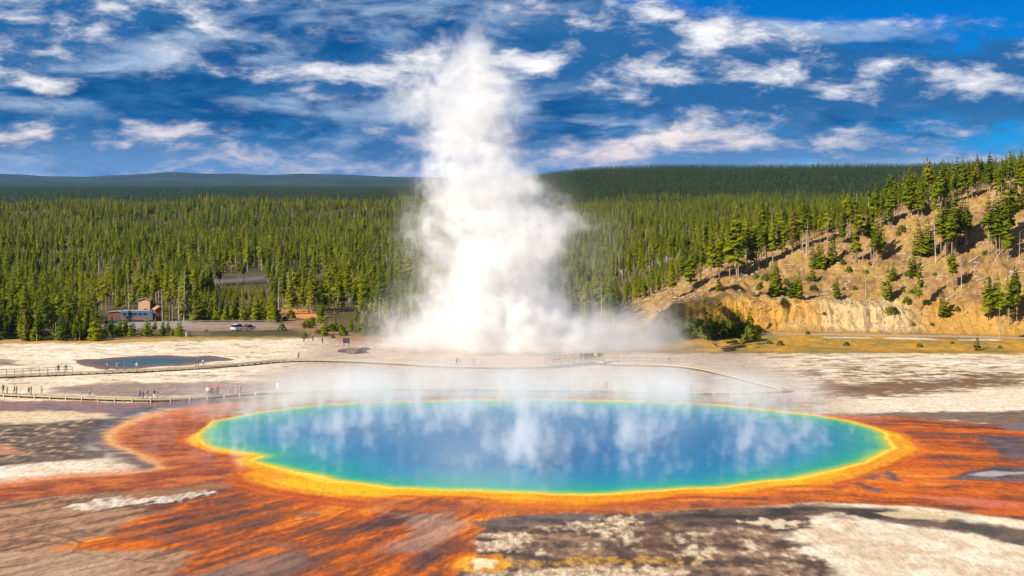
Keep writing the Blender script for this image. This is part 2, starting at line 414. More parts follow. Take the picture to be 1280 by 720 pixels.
    lay(lm([(110, 481), (150, 477), (200, 479), (290, 484)], 1.0, 1.5, 2.0, flat2), (190, 120, 80), None, 0.7)
    lay(pm([(-30, 448), (10, 450), (28, 456), (-30, 459)], 2, 4, flat2), (120, 96, 84), None, 0.8)
    # ring just beyond the far shore
    lay(pm([(250, 497), (420, 490), (640, 488), (870, 492), (1000, 497), (1080, 515), (1000, 520), (640, 505), (330, 512), (230, 512)], 4, 5, flat), two((146, 122, 110), (200, 170, 146), flat2), 0.6, 0.9)
    # below the near walkway
    lay(pm([(-60, 498), (180, 503), (310, 498), (330, 505), (200, 512), (140, 520), (60, 515), (-60, 518)], 1.2, 2, flat2), two((126, 92, 82), (182, 124, 92), flat2), 0.8)
    lay(pm([(-60, 517), (60, 514), (145, 516), (110, 524), (40, 529), (-60, 533)], 1.0, 2.5, flat2), two((244, 222, 186), (222, 190, 150), flat2), 0.0)
    lay(pm([(-60, 531), (50, 529), (118, 523), (150, 525), (120, 545), (110, 560), (140, 572), (60, 578), (-60, 590)], 1.5, 2, flat2), two((88, 72, 62), (136, 114, 92), flat2 + 0.5 * mott), 0.45)
    lay(pm([(-60, 531), (50, 529), (118, 523), (112, 560), (125, 570), (40, 570), (-60, 575)], 2, 2, flat2) * sst(mott + 0.7 * flat2, 0.10, 0.6), two((186, 154, 104), (222, 194, 156), grit + mott), 0.0, 0.75)
    lay(pm([(-20, 556), (18, 558), (26, 566), (-20, 570)], 1, 2, flat2), (222, 150, 110), None, 0.7)
    # bare brown-grey crust of the south-west
    lay(pm([(-80, 600), (120, 600), (300, 590), (420, 640), (330, 700), (260, 800), (-80, 800)], 2.5, 3, flow), two((116, 84, 66), (190, 146, 110), flow + 0.5 * flow2 + 0.3 * mott), 0.25)
    # south-centre and south-east
    lay(pm([(560, 640), (1000, 630), (1120, 640), (1060, 700), (1040, 820), (540, 820)], 2, 2, flat2), two((88, 70, 60), (166, 132, 104), flat2 + 0.6 * mott + 0.3 * mott2, -0.5, 0.5), 0.3)
    lay(pm([(560, 640), (1000, 630), (1120, 640), (1060, 700), (1040, 820), (540, 820)], 2, 2, flat2) * sst(mott * 0.55 + mott2 * 0.9 + 0.4 * flat2, 0.16, 0.75), two((206, 176, 142), (240, 220, 190), grit + mott), 0.0, 0.85)
    lay(pm([(-60, 588), (30, 581), (90, 576), (136, 576), (140, 580), (80, 582), (30, 588), (-60, 597)], 0.8, 1.6, flat2 + 0.6 * mott), two((220, 200, 172), (248, 236, 216), grit), 0.0, 0.92)
    lay(pm([(-60, 604), (20, 598), (80, 590), (150, 585), (160, 589), (90, 597), (30, 604), (-60, 612)], 0.9, 1.8, flat2 + 0.6 * mott), two((222, 198, 166), (248, 232, 206), grit), 0.0, 0.92)

    # ---- orange bacterial mats round the pool
    mats = [(310, 503), (250, 508), (200, 515), (156, 528), (130, 546), (134, 556), (160, 567), (190, 577), (199, 582), (192, 588), (150, 594), (60, 600), (-60, 616), (-60, 634), (60, 622), (140, 616),
            (190, 640), (130, 668), (60, 690), (180, 688), (250, 690), (190, 740), (160, 800), (520, 800), (560, 730), (600, 695), (590, 670), (620, 652), (700, 643), (780, 641), (860, 637), (1000, 630), (1060, 631),
            (1150, 634), (1220, 644), (1400, 668), (1400, 540), (1280, 535), (1200, 526), (1130, 521), (1090, 522), (1000, 512), (900, 503), (780, 498), (640, 496), (520, 497), (400, 501)]
    M = pm(mats, 0.8, 1.2, flow)
    dpool = seg_dist(X, Y, POOL); dpool = np.where(inside(X, Y, POOL), -dpool, dpool)
    near_p = np.clip(dpool, 0, 60)
    tcol = np.clip((flow + 0.28 * flow2 + 0.22 * mott2 + 0.12 * grit) * 0.95 + 0.45 + 0.30 * sst(near_p, 24, 5) * sst(Y, 232, 216), 0, 1)
    stops = np.array([0.0, 0.16, 0.34, 0.52, 0.70, 0.88, 1.0])
    cols = np.array([srgb(q) for q in ((88, 60, 54), (126, 78, 58), (144, 76, 40), (190, 92, 16), (222, 112, 8), (238, 136, 12), (240, 164, 60))])
    body = np.column_stack([np.interp(tcol, stops, cols[:, c]) for c in range(3)])
    hair = 1 - sst(np.abs(fbm(np.arctan2(X - 40, 300 - Y) * 46 * (1 - mR) + mR * (Y + .35 * X) * .22 + 0.5 * mott2, np.hypot(X - 40, Y - 300) * 0.03, 4, 77)), 0.0, 0.07)
    body = body * (1 - 0.55 * hair[:, None]) + srgb((78, 44, 34)) * 0.55 * hair[:, None]
    lay(M, body, 0.35)
    # east side is redder
    eM = M * sst(X, 40, 60)
    lay(eM * sst(flowR + 0.4 * flat2, -0.1, 0.4), (204, 80, 20), None, 0.5)
    lay(eM * sst(fbm(X * 0.05, Y * 0.2, 4, 81), 0.1, 0.4), (226, 106, 34), None, 0.7)
    # western bulge: brick-red middle and bright rim
    wM = M * pm([(310, 500), (200, 512), (120, 540), (130, 565), (200, 586), (60, 600), (-60, 615), (-60, 640), (60, 625), (150, 622), (280, 612), (400, 604), (300, 575), (240, 560), (240, 535), (300, 515)], 2.0)
    lay(wM, two((142, 70, 42), (206, 112, 52), flat2 + flow, -0.4, 0.5), 0.4, 0.85)
    rimline = [(300, 505), (250, 510), (200, 517), (158, 529), (133, 546), (138, 557), (163, 568), (192, 578), (195, 585), (150, 592), (60, 599), (-60, 614)]
    lay(lm(rimline, 2.2, 2.2, 1.2, flat2), (226, 130, 66), None, 0.75)
    lay(lm(rimline[2:9], 1.0, 1.0, 0.8, flat2), (242, 186, 128), None, 0.8)
    # dark wet channel hugging the bulge
    lay(lm([(330, 499), (250, 503), (190, 510), (150, 522), (122, 540), (116, 553), (134, 566), (168, 575), (186, 582)], 2.0, 2.6, 2.6, flat2) * (1 - M * 0.95), two((44, 40, 46), (104, 84, 74), flat2 + 0.3 * mott, -0.4, 0.5), 0.8, 0.9)
    # grey-brown islands inside the southern mats
    isl = sst(fbm(X * 0.05, Y * 0.09, 4, 83) + 0.6 * flow, 0.16, 0.5)
    lay(M * isl * sst(Y, 206, 192) * (1 - mR * 0.6), two((150, 112, 92), (110, 84, 76), flow2), 0.3, 0.8)
    lay(pm([(480, 640), (560, 642), (570, 655), (540, 690), (480, 690), (520, 665)], 1.5, 3, flow), two((150, 118, 106), (186, 150, 128), flow2), 0.3, 0.8)
    lay(pm([(300, 700), (380, 690), (400, 705), (330, 730), (250, 735)], 1.0, 3, flow), two((110, 90, 88), (150, 118, 104), flow2), 0.3, 0.8)
    # bright and white spots of fresh sinter in the south-west
    lay(pm([(84, 634), (120, 625), (180, 621), (256, 614), (262, 618), (235, 624), (170, 631), (110, 637)], 0.9, 2.2, flow2 + mott), two((206, 184, 160), (244, 232, 214), grit + mott), 0.0, 0.9)
    lay(pm([(120, 618), (240, 608), (300, 600), (280, 612), (200, 620), (140, 626)], 1.2, 2, flat2), (150, 122, 92), None, 0.6)
    lay(pm([(-60, 700), (80, 690), (170, 705), (120, 760), (-60, 780)], 2, 3, flow), two((200, 168, 138), (160, 124, 98), flow2), 0.2, 0.8)
    # dark hairline channels
    for q in ([(-20, 712), (60, 702), (90, 692), (100, 678)], [(10, 664), (60, 668), (130, 684)], [(-20, 640), (60, 655), (110, 668)], [(90, 692), (180, 704), (260, 708)], [(0, 676), (70, 678), (100, 682)]):
        lay(lm(q, 0.10, 0.25, 0.3, flow2), (84, 62, 58), None, 0.8)
    # eastern dark wet patches
    for q in ([(1222, 549), (1252, 546), (1300, 552), (1300, 578), (1255, 572), (1240, 560)], [(1180, 598), (1206, 590), (1240, 583), (1300, 588), (1300, 603), (1230, 602)], [(1062, 604), (1078, 603), (1104, 612), (1092, 614)],
              [(1100, 585), (1112, 588), (1128, 602), (1112, 600)], [(1040, 606), (1050, 609), (1046, 612)], [(1085, 592), (1098, 594), (1092, 600), (1080, 597)]):
        lay(pm(q, 0.6, 1.4, flat2), two((66, 56, 54), (118, 96, 88), flat2), 0.7, 0.95)
    lay(pm([(1205, 594), (1240, 588), (1290, 592), (1240, 596)], 0.4, 0.8, flat2), (220, 200, 196), None, 0.7)
    lay(pm([(1150, 622), (1220, 624), (1300, 634), (1300, 639), (1200, 632)], 0.5, 1.5, flat2), (214, 120, 96), None, 0.7)
    # dark band and crust south of the eastern mats
    lay(pm([(590, 652), (650, 645), (760, 643), (800, 646), (760, 655), (640, 658), (600, 668)], 0.8, 1.6, flat2), two((72, 62, 56), (122, 100, 84), flat2), 0.6, 0.95)
    lay(pm([(830, 644), (900, 637), (1000, 633), (1100, 636), (1200, 650), (1300, 668), (1300, 690), (1200, 668), (1100, 652), (1020, 650), (960, 656), (860, 660)], 1.0, 2.2, flat2), two((58, 48, 42), (112, 86, 66), flat2), 0.5, 0.95)
    # cream crust of the south-east
    lay(pm([(980, 668), (1010, 655), (1050, 644), (1100, 656), (1180, 664), (1300, 690), (1300, 800), (1000, 800), (1030, 700)], 1.2, 3.0, flat2 + 0.6 * mott2), two((226, 200, 168), (250, 234, 208), flat2 + mott2), 0.0, 0.95)
    lay(pm([(1090, 642), (1150, 638), (1200, 646), (1180, 652), (1120, 648)], 0.6, 1.6, flat2), (232, 206, 160), None, 0.85)
    lay(pm([(1080, 690), (1110, 670), (1140, 690), (1100, 720)], 3, 4, mott2), (206, 170, 130), None, 0.4)
    lay(pm([(920, 652), (960, 650), (1010, 654), (980, 660)], 0.5, 1.5, mott), (236, 214, 180), None, 0.9)
    # cream, yellow and rust on the south-centre crust
    for q in ([(600, 676), (625, 664), (660, 668), (640, 688), (610, 690)], [(690, 664), (720, 656), (760, 654), (740, 664)], [(752, 648), (772, 644), (792, 650), (785, 664), (802, 684), (780, 680)],
              [(845, 672), (858, 668), (885, 700), (872, 706)], [(640, 715), (760, 708), (830, 712), (900, 740), (600, 760)]):
        lay(pm(q, 1.4, 2.6, mott + 0.6 * flat2), two((196, 162, 130), (240, 218, 186), mott + grit), 0.0, 0.85)
    lay(pm([(800, 656), (840, 654), (850, 690), (800, 690)], 1.5, 2, mott2), (110, 76, 62), 0.2, 0.7)
    lay(pm([(655, 703), (740, 698), (830, 697), (886, 700), (870, 706), (760, 706), (680, 710)], 1.0, 3.2, mott + flat2), two((150, 104, 36), (206, 158, 44), mott + grit), 0.3, 0.72)
    lay(pm([(566, 705), (590, 694), (630, 693), (645, 705), (620, 716), (580, 714)], 0.6, 1.2, mott), two((206, 120, 16), (246, 176, 32), mott2), 0.4, 0.95)
    lay(pm([(588, 704), (604, 698), (626, 700), (620, 710), (600, 712)], 0.3, 0.8, mott), (252, 236, 190), 0.2, 0.95)
    # white strip behind the eastern mats and dark margin below it
    lay(pm([(940, 516), (1040, 505), (1160, 495), (1300, 485), (1300, 508), (1210, 513), (1100, 516), (1000, 519)], 1.5, 3, flat2), two((232, 210, 180), (252, 238, 214), flat2), 0.0, 0.95)
    lay(pm([(1040, 519), (1120, 516), (1190, 514), (1240, 514), (1300, 512), (1300, 536), (1240, 532), (1190, 525), (1110, 523)], 1.2, 3.0, flat2), two((82, 64, 56), (136, 98, 74), flat2), 0.5, 0.92)
    lay(pm([(1248, 532), (1300, 528), (1300, 541), (1256, 539)], 0.6, 1.0, flat2), (126, 114, 118), 0.8, 0.9)
    lay(sst(dpool, 15, 11) * sst(dpool, 6, 9) * sst(Y, 222, 206) * sst(np.abs(X), 46, 26) * M, two((128, 66, 40), (186, 96, 50), flat2 + mott2), 0.4, 0.75)
    # ---- yellow and amber rings hugging the water
    k_front = 0.55 + 0.45 * sst(np.abs(X), 10, 60)
    wid = 4.6 - 2.2 * sst(X, -30, -46) - 1.6 * sst(X, 38, 56) - 2.0 * sst(Y, 235, 258) 
    wid = wid * (1 + 0.8 * sst(X, -12, -26) * sst(X, -46, -34) * sst(Y, 228, 212)) * (1 + 0.5 * fbm(X * 0.06, Y * 0.06, 3, 85))
    shore = fbm(X * 0.12, Y * 0.12, 4, 87); par = fbm(X * 0.05, Y * 0.05, 3, 88) * 1.4 + 0.6 * fbm(dpool * 0.9, X * 0.03 + Y * 0.02, 3, 89)
    dn = dpool + 1.1 * shore * sst(dpool, 0.5, 4)
    amber = sst(dn, wid * 2.1, wid * 1.1)
    lay(amber * sst(Y, 275, 262), two((196, 82, 8), (232, 124, 8), par), 0.35, 0.92)
    lay(sst(dn, wid * 1.25, wid * 0.75), two((240, 156, 0), (255, 192, 0), par + 0.3 * mott2), 0.25, 0.97)
    lay(sst(dn, wid * 0.30, wid * 0.06), (255, 226, 70), 0.4, 0.85)
    fr = sst(Y, 262, 274) * sst(dpool, 0.6, 2.2) * sst(np.abs(X - 4), 62, 44)
    lay(fr, two((150, 128, 114), (200, 172, 146), flat2), 0.55, 0.8)
    # mild whole-surface variation and fine grit
    D *= (1 + 0.16 * mott + 0.16 * grit)[:, None]
    D *= 0.655
    kb = (sst(Y, 120, 150) * 0 + 1) * (1 - sst(Y, 402 + 4 * mott2, 412 + 4 * mott2)) * (1 - sst(X, 20, 40) * sst(Y + 2 * mott2, 366, 374))
    kb = kb[:, None]
    C[ib] = C[ib] * (1 - kb) + D * kb
    wet[ib] = W * kb[:, 0]
    return np.clip(C, 0.003, 0.9), wet, rock
GC, GW, GR = paint_ground()

def road_paint():
    # asphalt and gravel of the parking area, the forest road, the road below the hillside
    global GC
    def strip(P, w, c, soft=0.8, z0=None):
        P = np.array(P); lo, hi = P.min(0) - w - 3, P.max(0) + w + 3
        s = np.where((GXf > lo[0]) & (GXf < hi[0]) & (GYf > lo[1]) & (GYf < hi[1]))[0]
        d = w - seg_dist(GXf[s], GYf[s], P, False) + 0.6 * soft * fbm(GXf[s] * 0.5, GYf[s] * 0.5, 3, 93); m = sst(d, -soft, soft)[:, None]
        n = (1 + 0.15 * fbm(GXf[s] * 0.3, GYf[s] * 0.3, 3, 91))[:, None]
        GC[s] = GC[s] * (1 - m) + srgb(c) * 0.8 * n * m
    strip(GP([(228, 408), (300, 409), (352, 408)]), 8, (160, 130, 108), 3.5)
    strip(GP([(222, 404), (352, 404.5)]), 4.0, (150, 132, 128), 1)
    strip(GP([(250, 412), (348, 410.5)]), 4.0, (140, 122, 118), 1)
    strip(GP([(130, 410), (200, 405)]), 12, (150, 140, 130), 2.5)
    strip([(-118, 622), (-106, 634), (-98, 650), (-92, 690), (-60, 760)], 5, (104, 100, 104), 2)
    strip([(44, 411), (62, 407), (90, 401.5), (128, 394.5), (150, 391), (220, 380)], 2.3, (176, 150, 130), 0.7)
    strip([(78, 396.9), (88, 395)], 0.8, (214, 198, 184), 0.9); strip([(93, 394.3), (103, 392.3)], 1.1, (224, 210, 198), 0.9)
    strip([(110, 391.3), (118, 390)], 1.0, (226, 214, 204), 0.9)
    strip([(103, 393.5), (112, 392)], 0.9, (96, 84, 84), 0.5)
    # ochre soil among the trees by the far path
    strip(GP([(358, 396), (372, 402), (395, 410), (420, 418), (450, 424), (500, 426)]), 6, (150, 116, 84), 5)
    strip(GP([(372, 388), (384, 396)]), 5, (206, 140, 74), 3)
road_paint()

# carve the two basins a little below the level floor so that the water sheets stand clear of it
def carve(P, depth):
    lo, hi = P.min(0) - 2, P.max(0) + 2
    s = np.where((GXf > lo[0]) & (GXf < hi[0]) & (GYf > lo[1]) & (GYf < hi[1]))[0]
    d = seg_dist(GXf[s], GYf[s], P); ins = inside(GXf[s], GYf[s], P)
    GZ[s] = np.where(ins, 0.05 - np.minimum(depth, 0.25 * np.maximum(d - 0.15, 0)), np.maximum(GZ[s], 0.05) + 0.004 * np.clip(d, 0, 2))
level = (GYf < 400) & (np.abs(GXf) < 400)
GZ[level & (GYf < 300)] = 0.05
carve(POOL, 2.0); carve(POND, 0.6)

def mesh_from(name, V, F, smooth=False):
    me = bpy.data.meshes.new(name)
    V = np.asarray(V, np.float32); F = np.asarray(F, np.int32)
    me.vertices.add(len(V)); me.vertices.foreach_set("co", V.ravel())
    k = F.shape[1]
    me.loops.add(F.size); me.loops.foreach_set("vertex_index", F.ravel())
    me.polygons.add(len(F)); me.polygons.foreach_set("loop_start", np.arange(0, F.size, k, dtype=np.int32))
    me.polygons.foreach_set("use_smooth", np.full(len(F), smooth))
    me.update(calc_edges=True); return me
def attr_col(me, name, C):
    a = me.attributes.new(name, 'FLOAT_COLOR', 'POINT'); a.data.foreach_set('color', np.column_stack([C, np.ones(len(C))]).astype(np.float32).ravel())
def attr_f(me, name, A):
    a = me.attributes.new(name, 'FLOAT', 'POINT'); a.data.foreach_set('value', np.asarray(A, np.float32))
def link(name, me, mat=None, parent=None, **props):
    o = bpy.data.objects.new(name, me); col.objects.link(o)
    if mat is not None and me is not None and len(me.materials) == 0: me.materials.append(mat)
    if parent is not None: o.parent = parent
    for k, v in props.items(): o[k] = v
    return o
def material(name):
    m = bpy.data.materials.new(name); m.use_nodes = True
    t = m.node_tree; b = NB(t); return m, t, b, t.nodes['Principled BSDF'], t.nodes['Material Output']

def ground_material():
    m, t, b, p, out = material("ground")
    at = b.node('ShaderNodeAttribute', attribute_name='col'); wt = b.node('ShaderNodeAttribute', attribute_name='wet')
    pos = b.node('ShaderNodeNewGeometry').outputs['Position']
    q = b.v('MULTIPLY', pos, (1.3, 0.42, 1))
    n1 = b.noise(q, 1.1, 6, 0.66); n2 = b.noise(q, 4.5, 5, 0.65)
    k = b.add(b.mul(b.sub(n1, 0.5), 1.1), b.mul(b.sub(n2, 0.5), 0.9))
    dry = b.sub(1.0, b.mul(wt.outputs['Fac'], 0.55))
    gain = b.add(1.0, b.mul(k, dry))
    c = b.v('SCALE', at.outputs['Color'], scale=gain)
    b.put(p.inputs['Base Color'], c)
    rg = b.ramp(b.add(wt.outputs['Fac'], b.mul(b.sub(n1, 0.5), 0.5)), 0.25, 1.0, 0.85, 0.12)
    b.put(p.inputs['Roughness'], rg)
    b.put(p.inputs['Specular IOR Level'], b.ramp(wt.outputs['Fac'], 0.1, 0.9, 0.15, 0.5))
    bp = b.node('ShaderNodeBump'); bp.inputs['Distance'].default_value = 0.35
    b.put(bp.inputs['Strength'], b.ramp(wt.outputs['Fac'], 0.0, 0.8, 0.55, 0.03)); b.put(bp.inputs['Height'], b.add(n1, b.mul(n2, 0.35)))
    rk = b.node('ShaderNodeAttribute', attribute_name='rock').outputs['Fac']
    b2 = b.node('ShaderNodeBump'); b2.inputs['Distance'].default_value = 1.6; b.put(b2.inputs['Strength'], b.mul(rk, 0.9))
    b.put(b2.inputs['Height'], b.noise(b.v('MULTIPLY', pos, (1, 0.6, 0.45)), 0.75, 6, 0.66)); t.links.new(bp.outputs[0], b2.inputs['Normal'])
    t.links.new(b2.outputs[0], p.inputs['Normal'])
    return m
idx = np.arange(NX * NY).reshape(NY, NX)
F = np.stack([idx[:-1, :-1].ravel(), idx[:-1, 1:].ravel(), idx[1:, 1:].ravel(), idx[1:, :-1].ravel()], 1)
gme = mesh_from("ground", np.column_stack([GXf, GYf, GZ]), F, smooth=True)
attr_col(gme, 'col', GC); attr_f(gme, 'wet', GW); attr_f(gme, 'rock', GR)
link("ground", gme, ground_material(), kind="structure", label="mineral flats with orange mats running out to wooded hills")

def zat(x, y):
    """ground height under a point, read from the sheet itself"""
    x = np.atleast_1d(np.asarray(x, float)); y = np.atleast_1d(np.asarray(y, float))
    i = np.clip(np.searchsorted(xs, x) - 1, 0, NX - 2); j = np.clip(np.searchsorted(ys, y) - 1, 0, NY - 2)
    a = np.clip((x - xs[i]) / (xs[i + 1] - xs[i]), 0, 1); c = np.clip((y - ys[j]) / (ys[j + 1] - ys[j]), 0, 1)
    Z = GZ.reshape(NY, NX)
    return (Z[j, i] * (1 - a) + Z[j, i + 1] * a) * (1 - c) + (Z[j + 1, i] * (1 - a) + Z[j + 1, i + 1] * a) * c

# ------------------------------------------------------------------ water
def water_sheet(name, P, z, step, ramp_pts, label, rough):
    lo, hi = P.min(0), P.max(0)
    xs_ = np.arange(lo[0] - step, hi[0] + step * 2, step); ys_ = np.arange(lo[1] - step, hi[1] + step * 2, step)
    gx, gy = np.meshgrid(xs_, ys_); fx, fy = gx.ravel(), gy.ravel()
    d = seg_dist(fx, fy, P); d = np.where(inside(fx, fy, P), d, -d)
    n = len(xs_); id_ = np.arange(fx.size).reshape(len(ys_), n)
    F = np.stack([id_[:-1, :-1].ravel(), id_[:-1, 1:].ravel(), id_[1:, 1:].ravel(), id_[1:, :-1].ravel()], 1)
    F = F[(d[F] > -0.9).all(1)]
    used = np.unique(F); mp = np.full(fx.size, -1); mp[used] = np.arange(used.size)
    V = np.column_stack([fx, fy, np.full(fx.size, z)])[used]
    me = mesh_from(name, V, mp[F], True); attr_f(me, 'shore', d[used])
    m, t, b, p, out = material(name)
    s = b.node('ShaderNodeAttribute', attribute_name='shore').outputs['Fac']
    pos = b.node('ShaderNodeNewGeometry').outputs['Position']
    n1 = b.noise(pos, 0.09, 4, 0.55); n2 = b.noise(pos, 0.5, 4, 0.6)
    s = b.add(s, b.mul(b.mul(b.add(b.mul(b.sub(n1, 0.5), 16.0), b.mul(b.sub(n2, 0.5), 6.0)), 1.0), b.ramp(s, 0.5, 12.0, 0.02, 1.0)))
    cr = b.node('ShaderNodeValToRGB'); cr.color_ramp.interpolation = 'B_SPLINE' if len(ramp_pts) > 5 else 'LINEAR'
    mx = ramp_pts[-1][0]
    els = cr.color_ramp.elements
    els[0].position = ramp_pts[0][0] / mx; els[0].color = (*lin(ramp_pts[0][1], 0.64), 1); els[1].position = 1.0; els[1].color = (*lin(ramp_pts[-1][1], 0.64), 1)
    for q, c in ramp_pts[1:-1]:
        e = els.new(q / mx); e.color = (*lin(c, 0.64), 1)
    b.put(cr.inputs[0], b.div(s, mx))
    b.put(p.inputs['Base Color'], cr.outputs[0])
    p.inputs['Roughness'].default_value = rough; p.inputs['IOR'].default_value = 1.33; p.inputs['Specular IOR Level'].default_value = 0.14
    bp = b.node('ShaderNodeBump'); bp.inputs['Distance'].default_value = 0.05; bp.inputs['Strength'].default_value = 0.25
    b.put(bp.inputs['Height'], b.noise(pos, 2.0, 3, 0.5)); t.links.new(bp.outputs[0], p.inputs['Normal'])
    return link(name, me, m, kind="structure", label=label)
water_sheet("hot_spring_water", POOL, 0.044, 0.5, [(0, (246, 206, 30)), (0.6, (200, 208, 56)), (1.5, (70, 194, 116)), (3.0, (0, 170, 150)), (6.5, (0, 152, 168)), (11, (0, 140, 182)), (17, (0, 122, 176)), (42, (0, 106, 166))],
            "round hot spring, deep blue in the middle and turquoise at its yellow rim", 0.22)
water_sheet("pond_water", POND, 0.044, 0.5, [(0, (140, 116, 98)), (4.0, (112, 94, 88)), (6.5, (70, 98, 108)), (10, (36, 108, 130))], "small slate blue pond beside the upper boardwalk", 0.35)

# ------------------------------------------------------------------ trees
def leaf_material(name, a, b_, dead=0.0, sat=1.0):
    m, t, b, p, out = material(name)
    rnd = b.node('ShaderNodeObjectInfo').outputs['Random']
    pos = b.node('ShaderNodeNewGeometry').outputs['Position']
    n = b.noise(pos, 0.7, 3, 0.6); big = b.noise(pos, 0.012, 3, 0.55)
    k = b.m('ADD', b.mul(rnd, 0.6), b.add(b.mul(b.sub(n, 0.5), 0.7), b.mul(b.sub(big, 0.4), 0.9)), clamp=True)
    c = b.mix(k, a, b_)
    # a few rusty crowns
    rust = b.ramp(rnd, 0.965, 0.99, 0.0, 0.6)
    c = b.mix(rust, c, (0.16, 0.10, 0.03))
    b.put(p.inputs['Base Color'], c)
    p.inputs['Roughness'].default_value = 0.75; p.inputs['Specular IOR Level'].default_value = 0.04
    ox, oy, oz = b.xyz(b.node('ShaderNodeTexCoord').outputs['Object'])
    rn = b.v('NORMALIZE', b.vec(ox, oy, b.add(0.25, b.mul(b.m('SQRT', b.add(b.mul(ox, ox), b.mul(oy, oy))), 0.45))))
    vt = b.node('ShaderNodeVectorTransform', vector_type='NORMAL', convert_from='OBJECT', convert_to='WORLD'); b.put(vt.inputs[0], rn)
    gn = b.node('ShaderNodeNewGeometry').outputs['Normal']
    nn = b.v('NORMALIZE', b.v('ADD', b.v('SCALE', vt.outputs[0], scale=0.8), b.v('SCALE', gn, scale=0.5)))
    t.links.new(nn, p.inputs['Normal'])
    tr = b.node('ShaderNodeBsdfTranslucent'); b.put(tr.inputs['Color'], b.v('SCALE', c, scale=1.5)); t.links.new(nn, tr.inputs['Normal'])
    mx = b.node('ShaderNodeMixShader'); mx.inputs[0].default_value = 0.5
    t.links.new(p.outputs[0], mx.inputs[1]); t.links.new(tr.outputs[0], mx.inputs[2]); t.links.new(mx.outputs[0], out.inputs['Surface'])
    return m
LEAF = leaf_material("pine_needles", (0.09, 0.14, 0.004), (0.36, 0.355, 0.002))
LEAF_SHADED = leaf_material("ridge_needles_shaded", (0.036, 0.066, 0.012), (0.095, 0.120, 0.018))  # darker copy of the pine green: cloud shadow on the ridge put into colour
LEAF_BUSH = leaf_material("shrub_leaves", (0.10, 0.14, 0.01), (0.28, 0.27, 0.02))
def bark_material(name, a, c):
    m, t, b, p, out = material(name)
    pos = b.node('ShaderNodeTexCoord').outputs['Object']
    b.put(p.inputs['Base Color'], b.mix(b.noise(b.v('MULTIPLY', pos, (4, 4, 0.8)), 2.0, 3, 0.6), a, c))
    p.inputs['Roughness'].default_value = 0.85; return m
BARK = bark_material("pine_bark", (0.20, 0.13, 0.08), (0.42, 0.31, 0.20))
SNAG = bark_material("weathered_wood", (0.34, 0.29, 0.25), (0.62, 0.54, 0.46))

def tri_mesh(name, tris, mat):
    V = np.concatenate(tris); F = np.arange(len(V)).reshape(-1, 3)
    me = mesh_from(name, V, F, False); me.materials.append(mat); return me
def crown_mesh(name, h, base, rad, whorls, per, seed, mat, taper=0.9, droop=0.25, ragged=0.35, split=2):
    """needle sprays: kite-shaped boughs in loose whorls; h height, base bare-trunk share, rad crown radius"""
    r = np.random.default_rng(seed); T = []
    lean = r.normal(0, 0.012, 2)
    side = r.uniform(0, 6.28)
    for w in range(whorls):
        f = (w + r.uniform(-0.4, 0.4)) / whorls
        z = h * (base + (1 - base) * f)
        R_ = rad * ((1 - f) ** taper * (0.75 + 0.25 * math.sin(min(1, f * 5) * 1.57)) + 0.03)
        for k in range(per):
            if r.random() < 0.10: continue
            a = 6.283 * (k + r.uniform(-0.45, 0.45)) / per + w * 2.4
            L = R_ * (1 + r.normal(0, ragged)) * (1 + 0.22 * math.cos(a - side)); L = max(L, 0.12 * rad)
            wd = L * r.uniform(0.32, 0.5) + 0.06 * rad
            d = np.array([math.cos(a), math.sin(a), 0]); s = np.array([-math.sin(a), math.cos(a), 0])
            dz = -droop * L * r.uniform(0.3, 1.5) + (0.35 * L if f > 0.75 else 0)
            o = np.array([lean[0] * z, lean[1] * z, z])
            tip = o + d * L + np.array([0, 0, dz]); midp = o + d * L * 0.55 + np.array([0, 0, dz * 0.35 + 0.10 * L])
            tw = np.array([0, 0, wd * r.uniform(-0.5, 0.5)])
            p1, p2 = midp + s * wd + tw - np.array([0, 0, .18 * L]), midp - s * wd - tw - np.array([0, 0, .18 * L])
            T += [np.array([o, p1, midp]), np.array([o, midp, p2]), np.array([midp, p1, tip]), np.array([midp, tip, p2])]
            if split > 1:       # hanging spray below the bough
                q = midp + d * 0.1 * L; lo_ = q - np.array([0, 0, 0.30 * L + 0.05 * rad])
                T += [np.array([q - d * 0.35 * L, q + d * 0.30 * L, lo_])]
    top = np.array([lean[0] * h, lean[1] * h, h * 1.0])
    for k in range(4):
        a = k * 1.57 + 0.4; d = np.array([math.cos(a), math.sin(a), 0])
        T.append(np.array([top + [0, 0, 0.02 * h], top - [0, 0, 0.07 * h] + d * rad * 0.13, top - [0, 0, 0.07 * h] + np.array([-d[1], d[0], 0]) * rad * 0.13]))
    return tri_mesh(name, T, mat)
def tube(path, radii, n=6):
    path = [np.array(p, float) for p in path]; V = []; Fq = []
    for i, p in enumerate(path):
        t = path[min(i + 1, len(path) - 1)] - path[max(i - 1, 0)]; t = t / (np.linalg.norm(t) + 1e-9)
        a = np.cross(t, [0, 0, 1.0]) if abs(t[2]) < 0.9 else np.cross(t, [1.0, 0, 0]); a /= np.linalg.norm(a); c = np.cross(t, a)
        for k in range(n):
            g = 6.2832 * k / n; V.append(p + radii[i] * (math.cos(g) * a + math.sin(g) * c))
    for i in range(len(path) - 1):
        for k in range(n):
            Fq.append([i * n + k, i * n + (k + 1) % n, (i + 1) * n + (k + 1) % n, (i + 1) * n + k])
    return np.array(V), np.array(Fq)
def join_q(parts):
    V = []; F = []; o = 0
    for v, f in parts: V.append(v); F.append(f + o); o += len(v)
    return np.concatenate(V), np.concatenate(F)
